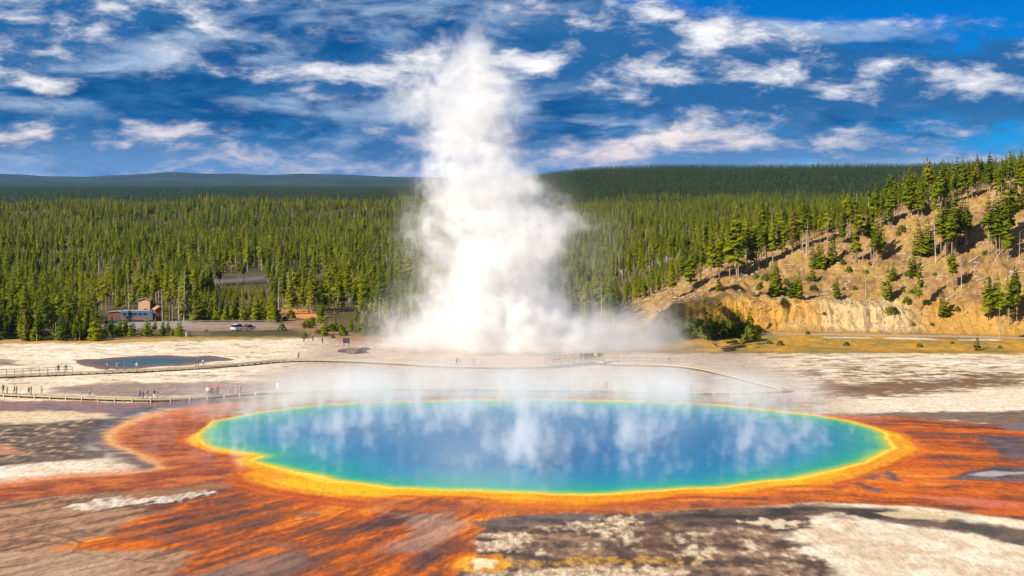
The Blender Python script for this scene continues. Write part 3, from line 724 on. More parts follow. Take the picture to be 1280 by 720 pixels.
def trunk_mesh(name, h, r0, seed, mat, stubs=6, lo=0.15, hi=0.6, smooth=True):
    r = np.random.default_rng(seed); lean = r.normal(0, 0.012, 2)
    path = [(lean[0] * z + r.normal(0, .02), lean[1] * z, z - 0.4 * (z == 0)) for z in np.linspace(0, h * 0.97, 6)]
    parts = [tube(path, [r0 * (1 - 0.93 * i / 5) for i in range(6)], 6)]
    for k in range(stubs):
        z = h * r.uniform(lo, hi); a = r.uniform(0, 6.28); L = r.uniform(0.4, 1.2) * h * 0.06
        parts.append(tube([(0, 0, z), (L * math.cos(a), L * math.sin(a), z + r.uniform(-0.2, 0.3) * L)], [r0 * .28, r0 * .1], 4))
    V, F = join_q(parts); me = mesh_from(name, V, F, smooth); me.materials.append(mat); return me

# prototypes: (crown mesh, trunk mesh, height)
TALL = []
for k in range(7):
    h = 15.0
    base = (0.30, 0.42, 0.22, 0.5, 0.36, 0.28, 0.45)[k]; rad = (1.7, 1.5, 2.0, 1.35, 1.6, 1.85, 1.75)[k]
    TALL.append((crown_mesh("pine_crown", h, base, rad, 24, 7, 100 + k, LEAF, 0.78, 0.3, 0.38), trunk_mesh("pine_trunk", h, 0.17, 200 + k, BARK, 8), h))
YOUNG = []
for k in range(5):
    h = 8.0
    YOUNG.append((crown_mesh("young_pine_crown", h, (0.06, 0.10, 0.04, 0.14, 0.08)[k], (1.6, 1.35, 1.75, 1.5, 1.25)[k], 20, 7, 120 + k, LEAF, 0.85, 0.2, 0.32), trunk_mesh("young_pine_trunk", h, 0.12, 220 + k, BARK, 2), h))
SPARSE = []
for k in range(4):      # tall, half-bare hillside pines
    h = 16.0
    SPARSE.append((crown_mesh("thin_pine_crown", h, (0.45, 0.3, 0.55, 0.38)[k], (1.25, 1.4, 1.3, 1.15)[k], 20, 5, 140 + k, LEAF, 0.55, 0.5, 0.5), trunk_mesh("thin_pine_trunk", h, 0.15, 240 + k, BARK, 12, 0.1, 0.9), h))
def whole_pine(name, crown, trunk):
    """crown and trunk in one mesh, for the forest mass"""
    def get(me):
        v = np.zeros(len(me.vertices) * 3, np.float32); me.vertices.foreach_get('co', v)
        me.calc_loop_triangles(); f = np.zeros(len(me.loop_triangles) * 3, np.int32); me.loop_triangles.foreach_get('vertices', f)
        return v.reshape(-1, 3), f.reshape(-1, 3)
    v1, f1 = get(crown)
    if trunk is None:
        me = mesh_from(name, v1, f1); me.materials.append(crown.materials[0]); return me
    v2, f2 = get(trunk)
    me = mesh_from(name, np.concatenate([v1, v2]), np.concatenate([f1, f2 + len(v1)]))
    me.materials.append(crown.materials[0]); me.materials.append(BARK)
    me.polygons.foreach_set('material_index', np.concatenate([np.zeros(len(f1), np.int32), np.ones(len(f2), np.int32)])); return me
RIDGE = [crown_mesh("ridge_pine", 14.0, 0.14, (2.3, 1.9)[k], 8, 5, 160 + k, LEAF_SHADED, 0.8, 0.25, 0.35, 1) for k in range(2)]
MASS = [whole_pine("forest_pine", c, t) for c, t, h in TALL]
SNAGS = [trunk_mesh("dead_trunk", 14.0, 0.16, 260 + k, SNAG, 16, 0.15, 0.95) for k in range(4)]

def empty(name, loc, rz=0.0, s=1.0, **props):
    o = bpy.data.objects.new(name, None); col.objects.link(o); o.location = loc; o.rotation_euler = (0, 0, rz); o.scale = (s, s, s); o.empty_display_size = 0.5
    for k, v in props.items(): o[k] = v
    return o
def plant_tree(x, y, h, proto, label, group, name="pine_tree", wide=1.0):
    cm_, tm_, h0 = proto
    r = empty(name, (float(x), float(y), float(zat(x, y)[0]) - 0.05), random.uniform(0, 6.28), h / h0, label=label, category="tree")
    if group: r["group"] = group
    r.scale = (h / h0 * wide, h / h0 * wide, h / h0)
    link("trunk", tm_, None, r); link("crown", cm_, None, r); return r
def plant_snag(x, y, h, k, label, group=None):
    return_ = link("dead_tree", SNAGS[k % 4], None, None, label=label, category="dead tree")
    s = h / 14.0; return_.scale = (s, s, s); return_.location = (float(x), float(y), float(zat(x, y)[0])); return_.rotation_euler = (R(random.uniform(-3, 3)), R(random.uniform(-3, 3)), random.uniform(0, 6.28))
    if group: return_["group"] = group
    return return_

def cast(u, v, y0=340.0, y1=1200.0):
    """first terrain point along the line of sight through a photo point"""
    yy = np.linspace(y0, y1, 3500); xx = (u - 640) / FPX * yy; zz = EYE + (HOR - v) / FPX * yy
    g = zat(xx, yy); k = np.where(zz <= g)[0]
    k = k[0] if len(k) else -1
    return xx[k], yy[k]
PXM = lambda y: y / FPX      # metres per photo pixel at range y

# ---- individual trees of the bare hillside: (u, base v, height px, prototype set, variant, label)
HILLTREES = [
 (840, 372, 52, 'T', 0), (852, 366, 60, 'T', 1), (864, 362, 58, 'T', 2), (876, 358, 60, 'T', 3), (889, 354, 66, 'T', 4), (899, 350, 62, 'T', 5), (912, 347, 62, 'T', 6), (921, 346, 92, 'T', 2), (934, 340, 60, 'T', 3),
 (946, 334, 62, 'T', 4), (958, 330, 66, 'T', 1), (966, 328, 58, 'T', 0), (978, 322, 60, 'T', 2), (990, 316, 64, 'T', 5), (1003, 314, 70, 'T', 6),
]
def hill_tree(u, v, hp, kind, k, label=None, group=None):
    x, y = cast(u, v)
    h = hp * PXM(y)
    proto = {'T': TALL, 'Y': YOUNG, 'S': SPARSE}[kind]
    return plant_tree(x, y, h, proto[k % len(proto)], label or "", group, wide={'T': 1.0, 'Y': 1.15, 'S': 0.95}[kind])
ORD = "first second third fourth fifth sixth seventh eighth ninth tenth eleventh twelfth thirteenth fourteenth fifteenth sixteenth".split()
def number_off(trees, phrase, group):
    """label the members of a clump by their order counted from the steam column's side"""
    for i, (u, o) in enumerate(sorted(trees, key=lambda q: q[0])):
        o["label"] = phrase.replace("#", ORD[i]); o["group"] = group
number_off([(q[0], hill_tree(*q)) for q in HILLTREES], "# tall pine from the steam along the wooded crest over the yellow bank", "pines along the crest over the yellow bank")
for q in [  # named individuals on the slope
 (1222, 438, 21, 'Y', 0, "small bushy pine alone on the ochre grass bank below the road"),
 (1178, 396, 33, 'Y', 2, "broad conical young pine alone on open slope above the white rubble strip"),
 (1250, 424, 72, 'S', 2, "tall thin pine with long bare trunk casting a shadow beside the road"),
 (1149, 388, 72, 'S', 1, "slim half bare pine at the top of the ochre scar"),
 (1110, 375, 44, 'Y', 4, "dense rounded pine perched over the pale end of the cliff"),
 (1046, 374, 30, 'Y', 1, "small pine on the brink of the cream cliff"),
 (1016, 352, 22, 'Y', 3, "slender little pine alone on the bare tan saddle"),
 (898, 364, 20, 'Y', 0, "tiny pine on the brink near the low end of the yellow bank"),
 (958, 352, 13, 'Y', 1, "dwarf pine on bare soil below the wooded crest"),
 (923, 347, 88, 'S', 3, "tallest slim pine standing free at the edge of the wooded crest"),
 (881, 412, 44, 'S', 0, "thin scraggly pine rising from the bushes before the yellow bank"),
]: hill_tree(*q)
hr = np.random.default_rng(11)
# clumps on the slope: centre u, base v, spread u, spread v, count, height px range, kinds
for (cu, cv, su, sv, n, h0, h1, kinds, where) in [
    (970, 368, 14, 5, 4, 34, 50, 'Y', "bushy clump above the yellow bank"), (1000, 372, 12, 4, 4, 20, 34, 'Y', "low pines just above the cream cliff's top"), (1030, 335, 16, 6, 5, 26, 44, 'Y', "bushy pines at the bare saddle"),
    (1082, 328, 12, 6, 5, 55, 78, 'TS', "tall clump before the slope's centre"), (1100, 322, 8, 5, 3, 44, 60, 'TY', "trio behind the slope's tall centre clump"),
    (1128, 345, 18, 10, 3, 22, 34, 'Y', "small pines around the long fallen log"), (1162, 322, 14, 6, 4, 34, 56, 'TY', "four pines below the saddle's dead pole"), (1186, 318, 11, 8, 7, 56, 86, 'TS', "dense dark clump high on the steep slope"),
    (1204, 306, 9, 7, 4, 44, 64, 'T', "upper end of the dense dark clump"), (1192, 362, 8, 8, 3, 40, 58, 'TS', "three slim pines under the dense dark clump"),
    (1246, 316, 13, 9, 8, 56, 84, 'TS', "big bare-trunked clump at the slope's end"), (1262, 300, 8, 6, 3, 40, 60, 'T', "pines topping the big bare-trunked clump"), (1234, 400, 12, 5, 4, 48, 66, 'T', "lower grove near the road's tall thin pine"),
    (1262, 404, 9, 5, 4, 52, 72, 'T', "grove just beyond the road's tall thin pine"), (1278, 392, 8, 6, 3, 50, 70, 'TY', "last pines of the slope above the road"),
    (1060, 300, 22, 6, 9, 34, 56, 'TS', "open row on the lower skyline"), (1110, 286, 22, 6, 8, 36, 62, 'TS', "row on the skyline by the dead trees"), (1145, 272, 14, 5, 7, 44, 66, 'TS', "row on the middle skyline"),
    (1172, 262, 16, 4, 9, 46, 66, 'TS', "tall skyline row over the dense clump"), (1205, 250, 18, 4, 10, 42, 58, 'TS', "crowded row on the upper skyline"), (1240, 242, 20, 4, 10, 40, 54, 'TS', "highest row on the hill top"), (1276, 238, 12, 5, 5, 36, 52, 'TS', "end of the highest hill top row"),
    (1268, 262, 12, 8, 4, 30, 48, 'TY', "group on bare soil under the hill top"), (1014, 312, 18, 5, 6, 36, 60, 'TS', "pines behind the bare saddle"), (930, 338, 30, 3, 6, 44, 62, 'T', "second rank on the wooded crest")]:
    got = []
    for _ in range(n):
        u = cu + hr.normal(0, su * 0.6); got.append((u, hill_tree(u, cv + hr.normal(0, sv * 0.5), hr.uniform(h0, h1), kinds[hr.integers(len(kinds))], int(hr.integers(7)))))
    number_off(got, "# pine, steam side first, in the " + where, "pines of the " + where)
# dead standing trees
for i, (u, v, hp, lab) in enumerate([
    (1138, 262, 34, "pale dead tree standing alone against the dark far ridge"), (1118, 270, 24, "short grey dead tree on the crest beside the taller pale one"), (1008, 322, 52, "bleached dead tree among the pines of the saddle"),
    (1082, 372, 34, "dead forked tree above the cream end of the cliff"), (1202, 362, 44, "bleached dead tree beside the long shadow on the slope"), (1155, 312, 48, "dead pole tree in the middle of the steep slope"),
    (1240, 362, 30, "grey dead trunk below the big clump of slope pines"), (1274, 330, 44, "pale dead tree at the far end of the slope"), (1098, 392, 20, "thin leaning dead sapling on the face of the ochre scar"),
    (1170, 330, 60, "grey dead tree touching the dark clump on the slope"), (1034, 306, 40, "whitish dead tree behind the saddle pines")]):
    x, y = cast(u, v); plant_snag(x, y, hp * PXM(y), i, lab)
# fallen logs on the slope
def log_mesh(k):
    L = 5.0; v, f = tube([(0, 0, 0), (L * .5, 0.08, 0.03), (L, -0.05, 0)], [0.17, 0.13, 0.06], 6)
    parts = [(v, f)]
    r = np.random.default_rng(300 + k)
    for _ in range(4):
        q = r.uniform(1, 4.6); parts.append(tube([(q, 0, 0), (q + .3, r.uniform(-.7, .7), r.uniform(.1, .6))], [.05, .02], 4))
    V, F = join_q(parts); me = mesh_from("fallen_log", V, F, True); me.materials.append(SNAG); return me
LOGS = [log_mesh(k) for k in range(3)]
for i, (u, v, ang, s) in enumerate([(1126, 343, -35, 1.0), (1060, 310, 20, .8), (1090, 336, 60, .9), (1120, 318, -20, .9), (1148, 336, 10, .8), (1210, 330, 35, 1), (1216, 340, 50, .9), (1225, 292, -30, .8), (1236, 276, 25, .8), (1200, 280, -15, .8),
                                    (1176, 292, 40, .7), (1256, 352, 30, 1), (1262, 340, -25, .9), (1220, 352, 15, .8), (1170, 345, -40, .8), (1106, 306, 10, .7), (1244, 330, 60, .8), (1190, 372, 35, .7), (1272, 280, 20, .8), (1130, 356, 25, .6), (1052, 346, -30, .5), (1210, 262, 12, .8)]):
    x, y = cast(u, v); x2 = x + 2 * math.cos(R(ang)); y2 = y + 2 * math.sin(R(ang))
    dz = float(zat(x2, y2)[0] - zat(x, y)[0]); o = link("fallen_log", LOGS[i % 3], None, None, label="bleached fallen trunk lying on the tan slope between the pines", category="log", group="fallen logs on the slope")
    o.location = (x, y, float(zat(x, y)[0]) + 0.12); o.scale = (s, s, s); o.rotation_euler = (0, -math.atan2(dz, 2.0), R(ang))

# ---- shrubs: loose leafy mounds
def shrub_mesh(k):
    r = np.random.default_rng(400 + k); T = []
    for _ in range(150):
        a = r.uniform(0, 6.28); e = r.uniform(0, 1.0); rr = r.uniform(0.55, 1.05)
        c = np.array([rr * math.cos(a) * math.cos(e * 1.5), rr * math.sin(a) * math.cos(e * 1.5), 0.12 + 1.0 * math.sin(e * 1.5) * rr])
        d = r.normal(0, 1, 3); d /= np.linalg.norm(d); s = np.cross(d, r.normal(0, 1, 3)); s /= np.linalg.norm(s); q = r.uniform(.14, .30)
        T += [np.array([c - d * q, c + s * q * .6, c + d * q]), np.array([c - d * q, c + d * q, c - s * q * .6])]
    return tri_mesh("shrub_foliage", T, LEAF_BUSH)
SHRUB = [shrub_mesh(k) for k in range(4)]
STEM = trunk_mesh("shrub_stem", 0.9, 0.05, 270, BARK, 5, 0.1, 0.8)
def shrub(x, y, s, k, label, group=None, flat=1.0):
    r = empty("shrub", (float(x), float(y), float(zat(x, y)[0]) - 0.05), random.uniform(0, 6.28), s, label=label, category="shrub")
    if group: r["group"] = group
    r.scale = (s, s, s * flat); link("foliage", SHRUB[k % 4], None, r); link("stem", STEM, None, r); return r
for i in range(28):
    u = hr.uniform(815, 945); v = 427 - abs(hr.normal(0, 7)) - 0.12 * max(0, 890 - u)
    x, y = cast(u, v); shrub(x, y, hr.uniform(.9, 2.4), i, ("dense green shrub at the steam end of the thicket" if u < 855 else "dense green shrub in the middle of the thicket" if u < 893 else "dense green shrub at the road end of the thicket") + " before the yellow bank", "shrubs in the thicket before the yellow bank, " + ("steam end" if u < 855 else "middle" if u < 893 else "road end"), hr.uniform(.9, 1.5))
for i in range(32):
    u = hr.uniform(818, 940); v = 426 - hr.uniform(0, 16)
    x, y = cast(u, v); plant_tree(x, y, hr.uniform(3.0, 8.0), YOUNG[i % 5], "young pine growing in the thicket before the yellow bank", "young pines in the thicket before the yellow bank")
low = []
for i, (u, v, s) in enumerate([(975, 432, 1.0), (962, 430, .8), (1142, 408, .7), (1165, 407, .6), (1134, 345, 1.0), (1030, 395, .6), (948, 416, 1.0), (1010, 418, .7), (1058, 432, .8), (1150, 434, .8), (1250, 436, .7), (1190, 430, .6)]):
    x, y = cast(u, v); low.append((u, shrub(x, y, s, i, "", None)))
number_off(low, "# low olive shrub from the steam along the dry bank and slope by the road", "low shrubs by the road")

for i in range(44):
    u = hr.uniform(930, 1280); v0 = interp(u, [(930, 345), (1000, 325), (1060, 312), (1140, 285), (1200, 268), (1280, 250)]); v = hr.uniform(v0, 402 if u > 1100 else 366)
    x, y = cast(u, v); shrub(x, y, hr.uniform(.5, 1.5), i, "small scrubby shrub on the tan slope, " + ("above the yellow bank" if u < 1050 else "around the slope's centre" if u < 1170 else "on the steep far part"), "scrub on the tan slope " + ("above the bank" if u < 1050 else "at its centre" if u < 1170 else "far part"), hr.uniform(.8, 1.4))
for i in range(34):
    u = hr.uniform(342, 520); v = hr.uniform(398, 424)
    x, y = G(u, v); shrub(x, y, hr.uniform(.6, 1.7), i, "small shrub before the forest front, " + ("beside the gravel parking" if u < 395 else "behind the dark information board" if u < 455 else "close to the steam"), "shrubs before the forest front " + ("by the gravel" if u < 395 else "behind the board" if u < 455 else "by the steam"), hr.uniform(.9, 1.5))
# ---- edge of the wide forest: individual trees that stand nearest, then the mass behind them
def edge_line(u):       # photo row of the forest's front edge on the level floor
    return interp(u, [(-60, 427), (60, 427), (120, 426), (130, 414), (205, 409), (215, 403), (340, 403), (352, 412), (420, 424), (470, 424), (520, 418), (640, 414), (760, 412), (815, 412)])
er = np.random.default_rng(21)
spots = []
for i in range(76):      # young fringe on the west
    u = er.uniform(-30, 150) if i < 50 else er.uniform(130, 232)
    v = (427 - abs(er.normal(0, 4.5))) if u < 128 else (421.5 - abs(er.normal(0, 3.0)))
    x, y = G(u, v); spots.append((x, y))
    h = er.uniform(4.2, 8.5) if u < 128 else er.uniform(2.4, 5.4)
    sec = ("nearest the motorhome" if u > 95 else "by the handrailed boardwalk" if u > 55 else "farthest from the motorhome")
    tl = "taller" if h > 6.3 else "shorter"
    g = (tl + " young pine fringing the white flat, " + sec, tl + " pines fringing the white flat " + sec) if u < 128 else ("small pine in the low screen before the parked cars", "small pines before the parked cars")
    plant_tree(x, y, h, YOUNG[i % 5] if er.random() < .75 or h < 4 else TALL[i % 7], g[0], g[1])
n = 0
while n < 88:
    u = er.uniform(205, 590)
    if u < 345: v = edge_line(u) - abs(er.normal(0, 4.0)); h = er.uniform(5, 9.0) if u > 240 else er.uniform(6, 12)
    else:
        front = er.random() < 0.42
        v = er.uniform(396, edge_line(u)) if front else 394 - abs(er.normal(0, 5)); h = er.uniform(2.5, 7.5) if front else er.uniform(10, 16)
        if front and (356 < u < 398) and er.random() < 0.75: continue
    x, y = G(u, v)
    if min(((x - a) ** 2 + (y - c) ** 2 for a, c in spots[-200:]), default=99) < 2.2: continue
    spots.append((x, y)); n += 1
    if u < 240: g = ("pine in the stand just beyond the narrow peaked hut", "pines just beyond the peaked hut")
    elif u < 290: g = ("pine behind the parking area on the side of the huts", "pines behind the parking area near the huts")
    elif u < 345: g = ("pine behind the parked white and black cars", "pines behind the white and black cars")
    elif front: g = ("small pine on the open ochre ground before the forest front" if u < 440 else "small pine before the forest front close to the drifting steam", "small pines before the forest front" + (" on ochre ground" if u < 440 else " near the steam"))
    else: g = ("tall bare-trunked pine at the forest front above the ochre ground" if u < 440 else "tall pine at the forest front where the steam drifts in", "tall pines at the forest front" + (" above ochre ground" if u < 440 else " near the steam"))
    plant_tree(x, y, h, (TALL[n % 7] if n % 3 else SPARSE[n % 4]) if h > 9 else YOUNG[n % 5], *g)
for i, (u, v, h) in enumerate([(366, 374, 12.5), (362, 374, 9), (440, 378, 11), (300, 340, 9), (225, 398, 6), (161, 388, 11), (178, 386, 11), (203, 402, 9.5), (410, 380, 12), (262, 352, 11)]):
    x, y = G(u, v); plant_snag(x, y, h, i, "bare grey trunk showing among the green pines of the wide forest", "bare trunks among the forest pines")

# ---- the forest mass: scattered instances of the same pines
def scatter():
    pts = []
    def region(n, y0, y1, ang0, ang1, rg):
        y = np.sqrt(rg.uniform(y0 ** 2, y1 ** 2, n)); a = rg.uniform(ang0, ang1, n); return a * y, y
    rg = np.random.default_rng(31)
    # near and middle forest
    x, y = region(100000, 392, 1850, -0.37, 0.40, rg)
    u = 640 + FPX * x / y
    dens = 0.25 + 0.75 * sst(fbm(x * 0.02, y * 0.010, 4, 201), -0.22, 0.16)
    keep = rg.random(x.size) < dens * np.where(y > 900, 0.75, 1.0)
    ev = FPX * EYE / (edge_line(u) - HOR)
    keep &= (y > ev + 2.5) & ~((u > 340) & (u < 450) & (y < 468)) & ~((u >= 450) & (u < 600) & (y < 436))
    keep &= ~((u > 268) & (u < 333) & (y > 615) & (y < 690)) & ~((u > 255) & (u < 340) & (y < 505) & (rg.random(x.size) < 0.35))
    # clearings: parking, forest road, sunlit gap
    rd = seg_dist(x, y, np.array([(-118, 622), (-106, 634), (-98, 650), (-92, 690), (-60, 760)]), False)
    keep &= rd > 9
    keep &= ~((u > 225) & (u < 352) & (y < 452)) & ~((u > 120) & (u < 214) & (y < 470))
    keep &= ~((((x + 18) / 30) ** 2 + ((y - 1320) / 25) ** 2) < 1) & ~((((x + 260) / 40) ** 2 + ((y - 1330) / 12) ** 2) < 1)
    # bare hill stays open; its back is wooded
    zc = interp(x, HILL_C); foot = interp(x, HILL_F)
    onhill = (zc > 1.0) & (y < 470 + 18 * fbm(x * 0.05, y * 0 + 3.3, 2, 203)) & (y > foot - 60)
    keep &= ~onhill
    keep &= ~((x > 20) & (y < 425))
    pts.append((x[keep], y[keep], 0))
    # dense low wood along the back of the crest
    x = rg.uniform(30, 200, 900); y = rg.uniform(466, 520, 900); pts.append((x, y, 0))
    # long ridge and far plain
    x, y = region(46000, 1700, 3500, -0.08, 0.42, rg); pts.append((x, y, 1))
    x, y = region(30000, 2500, 6200, -0.40, 0.06, rg); pts.append((x, y, 1))
    return pts
POINTS = scatter()

def forest_object(name, X, Y, hs, protos, label, seed, weights=None):
    rg = np.random.default_rng(seed); n = len(X)
    me = bpy.data.meshes.new(name); me.vertices.add(n)
    me.vertices.foreach_set("co", np.column_stack([X, Y, zat(X, Y) - 0.1]).astype(np.float32).ravel())
    attr_f(me, 'size', hs); attr_f(me, 'wide', rg.uniform(0.8, 1.15, n)); attr_f(me, 'turn', rg.uniform(0, 6.28, n))
    a = me.attributes.new('pick', 'INT', 'POINT'); a.data.foreach_set('value', rg.choice(len(protos), n, p=weights).astype(np.int32))
    g = bpy.data.node_groups.new(name, 'GeometryNodeTree')
    g.interface.new_socket('Geometry', in_out='INPUT', socket_type='NodeSocketGeometry'); g.interface.new_socket('Geometry', in_out='OUTPUT', socket_type='NodeSocketGeometry')
    b = NB(g); gi = b.node('NodeGroupInput'); go = b.node('NodeGroupOutput')
    mp = b.node('GeometryNodeMeshToPoints'); g.links.new(gi.outputs[0], mp.inputs['Mesh'])
    def named(nm, dt='FLOAT'):
        q = b.node('GeometryNodeInputNamedAttribute', data_type=dt); q.inputs['Name'].default_value = nm; return q.outputs[0]
    rot = b.vec(0.0, 0.0, named('turn')); sz, wd = named('size'), named('wide')
    scl = b.vec(b.mul(sz, wd), b.mul(sz, wd), sz)
    o = link(name, me, None, None, kind="stuff", label=label)
    gti = b.node('GeometryNodeGeometryToInstance')
    for i, pm_ in enumerate(protos):
        ob = link(pm_.name.split(".")[0], pm_, None, o); ob.location = (float(X[i]), float(Y[i]), float(zat(X[i], Y[i])[0]) - 0.1); ob.scale = (hs[i],) * 3
        oi = b.node('GeometryNodeObjectInfo', transform_space='ORIGINAL'); oi.inputs['Object'].default_value = ob; oi.inputs['As Instance'].default_value = False
        g.links.new(oi.outputs['Geometry'], gti.inputs[0])
    ip = b.node('GeometryNodeInstanceOnPoints'); g.links.new(mp.outputs[0], ip.inputs['Points']); g.links.new(gti.outputs[0], ip.inputs['Instance'])
    ip.inputs['Pick Instance'].default_value = True
    b.put(ip.inputs['Instance Index'], named('pick', 'INT')); b.put(ip.inputs['Rotation'], rot); b.put(ip.inputs['Scale'], scl)
    g.links.new(ip.outputs[0], go.inputs[0])
    md = o.modifiers.new("trees", 'NODES'); md.node_group = g
    return o
X = np.concatenate([p[0] for p in POINTS if p[2] == 0]); Y = np.concatenate([p[1] for p in POINTS if p[2] == 0])
hh = np.clip(er.normal(9.3, 2.0, X.size) * (1 + 0.6 * fbm(X * 0.016, Y * 0.009, 3, 207)), 4.0, 17) * np.where(X > 30, np.where(Y < 525, 0.62, 0.9), 1.0)
uu_ = 640 + FPX * X / Y; hh = np.where((uu_ > 245) & (uu_ < 345) & (Y < 510), hh * 0.55, hh); hh = np.where((uu_ > 262) & (uu_ < 336) & (Y >= 510) & (Y < 605), np.interp(Y, [510, 605], [6.0, 1.6]) * er.uniform(.7, 1.1, X.size), hh)
forest_object("forest", X, Y, hh / 15.0, MASS + [whole_pine("forest_pine", c, t) for c, t, h in SPARSE[:2]] + [SNAGS[1]], "broad sunlit pine forest filling the plain behind the flats", 41, [.13] * 7 + [.025, .025, .04])
X = np.concatenate([p[0] for p in POINTS if p[2] == 1]); Y = np.concatenate([p[1] for p in POINTS if p[2] == 1])
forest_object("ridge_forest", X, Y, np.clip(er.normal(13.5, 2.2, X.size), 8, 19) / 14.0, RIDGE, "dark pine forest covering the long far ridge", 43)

# ---- dry grass tufts, sticks and clods strewn over the hillside
def litter_mesh(name, kind, seed):
    r = np.random.default_rng(seed); T = []
    if kind == 'tuft':
        for _ in range(14):
            a = r.uniform(0, 6.28); d = np.array([math.cos(a), math.sin(a), 0]); s_ = np.array([-d[1], d[0], 0]) * .05; o = d * r.uniform(0, .15)
            T.append(np.array([o - s_, o + s_, o + d * r.uniform(.1, .4) + [0, 0, r.uniform(.25, .6)]]))
        return tri_mesh(name, T, STRAW)
    if kind == 'stick':
        v, f = tube([(-1.2, 0, .05), (0, .1, .12), (1.2, 0, .06)], [.07, .06, .02], 4)
    else:
        v, f = tube([(0, 0, -.1), (0, 0, .1), (.05, 0, .3), (.05, .02, .4)], [.35, .4, .28, .05], 6); v = v * (1 + r.normal(0, .12, v.shape))
    me = mesh_from(name, v, f); me.materials.append(SNAG if kind == 'stick' else CLOD); return me
STRAW = bark_material("dry_grass", (0.30, 0.22, 0.07), (0.42, 0.33, 0.12)); CLOD = bark_material("earth_clod", (0.22, 0.15, 0.10), (0.40, 0.29, 0.19))
lr = np.random.default_rng(77)
X = lr.uniform(34, 175, 9000); Y = lr.uniform(372, 468, 9000); zc = interp(X, HILL_C)
k = (zc > 3) & (Y > interp(X, HILL_F) + 1.5) & (lr.random(9000) < 0.35 + 0.65 * sst(fbm(X * .08, Y * .08, 3, 301), -.2, .3)); X, Y = X[k], Y[k]
forest_object("hillside_litter", X, Y, lr.uniform(.5, 1.5, X.size), [litter_mesh("litter_piece", q, 600 + i) for i, q in enumerate(('tuft', 'tuft', 'stick', 'clod', 'tuft'))], "dry grass, sticks and clods strewn over the tan hillside", 79)

# ------------------------------------------------------------------ plain materials with a little grain
def plain(name, c, rough=0.7, var=0.25, scale=6.0, metal=0.0):
    m, t, b, p, out = material(name)
    n = b.noise(b.node('ShaderNodeTexCoord').outputs['Object'], scale, 3, 0.6)
    cc = tuple(x for x in c)
    b.put(p.inputs['Base Color'], b.mix(n, tuple(x * (1 - var) for x in cc), tuple(min(1, x * (1 + var)) for x in cc)))
    p.inputs['Roughness'].default_value = rough; p.inputs['Metallic'].default_value = metal; return m
def planks_material(name, a, c):
    m, t, b, p, out = material(name)
    u = b.node('ShaderNodeAttribute', attribute_name='along').outputs['Fac']
    pos = b.node('ShaderNodeNewGeometry').outputs['Position']
    k = b.m('FLOOR', b.mul(u, 6.5)); fr = b.m('FRACT', b.mul(u, 6.5))
    wn = b.node('ShaderNodeTexWhiteNoise', noise_dimensions='1D'); b.put(wn.inputs['W'], k)
    cl_ = b.mix(b.add(b.mul(wn.outputs['Value'], 0.7), b.mul(b.noise(pos, 3.0, 3, 0.6), 0.3)), a, c)
    gap = b.ramp(fr, 0.0, 0.08, 0.35, 1.0)
    b.put(p.inputs['Base Color'], b.v('SCALE', cl_, scale=gap)); p.inputs['Roughness'].default_value = 0.8; return m
WOOD = planks_material("walkway_planks", (0.26, 0.20, 0.13), (0.44, 0.35, 0.24))
BEAM = plain("weathered_beam", (0.42, 0.32, 0.18), 0.8)
POSTM = plain("pale_post", (0.58, 0.50, 0.38), 0.8)
DARKP = plain("dark_post", (0.16, 0.10, 0.06), 0.85)
RAILM = plain("rail_wood", (0.20, 0.15, 0.11), 0.8)

def box_q(x0, x1, y0, y1, z0, z1):
    V = np.array([(x, y, z) for z in (z0, z1) for y in (y0, y1) for x in (x0, x1)], float)
    F = np.array([(0, 2, 3, 1), (4, 5, 7, 6), (0, 1, 5, 4), (2, 6, 7, 3), (0, 4, 6, 2), (1, 3, 7, 5)]); return V, F
def quad_mesh(name, parts, mat, smooth=False):
    V, F = join_q(parts); me = mesh_from(name, V, F, smooth); me.materials.append(mat); return me
def bevel_box(name, dims, mat, bev=0.03, seg=2, centre=(0, 0, 0)):
    bm = bmesh.new(); bmesh.ops.create_cube(bm, size=1.0)
    bmesh.ops.scale(bm, vec=dims, verts=bm.verts); bmesh.ops.translate(bm, vec=centre, verts=bm.verts)
    if bev: bmesh.ops.bevel(bm, geom=bm.edges[:], offset=bev, segments=seg, affect='EDGES', profile=0.6)
    me = bpy.data.meshes.new(name); bm.to_mesh(me); bm.free(); me.materials.append(mat); return me

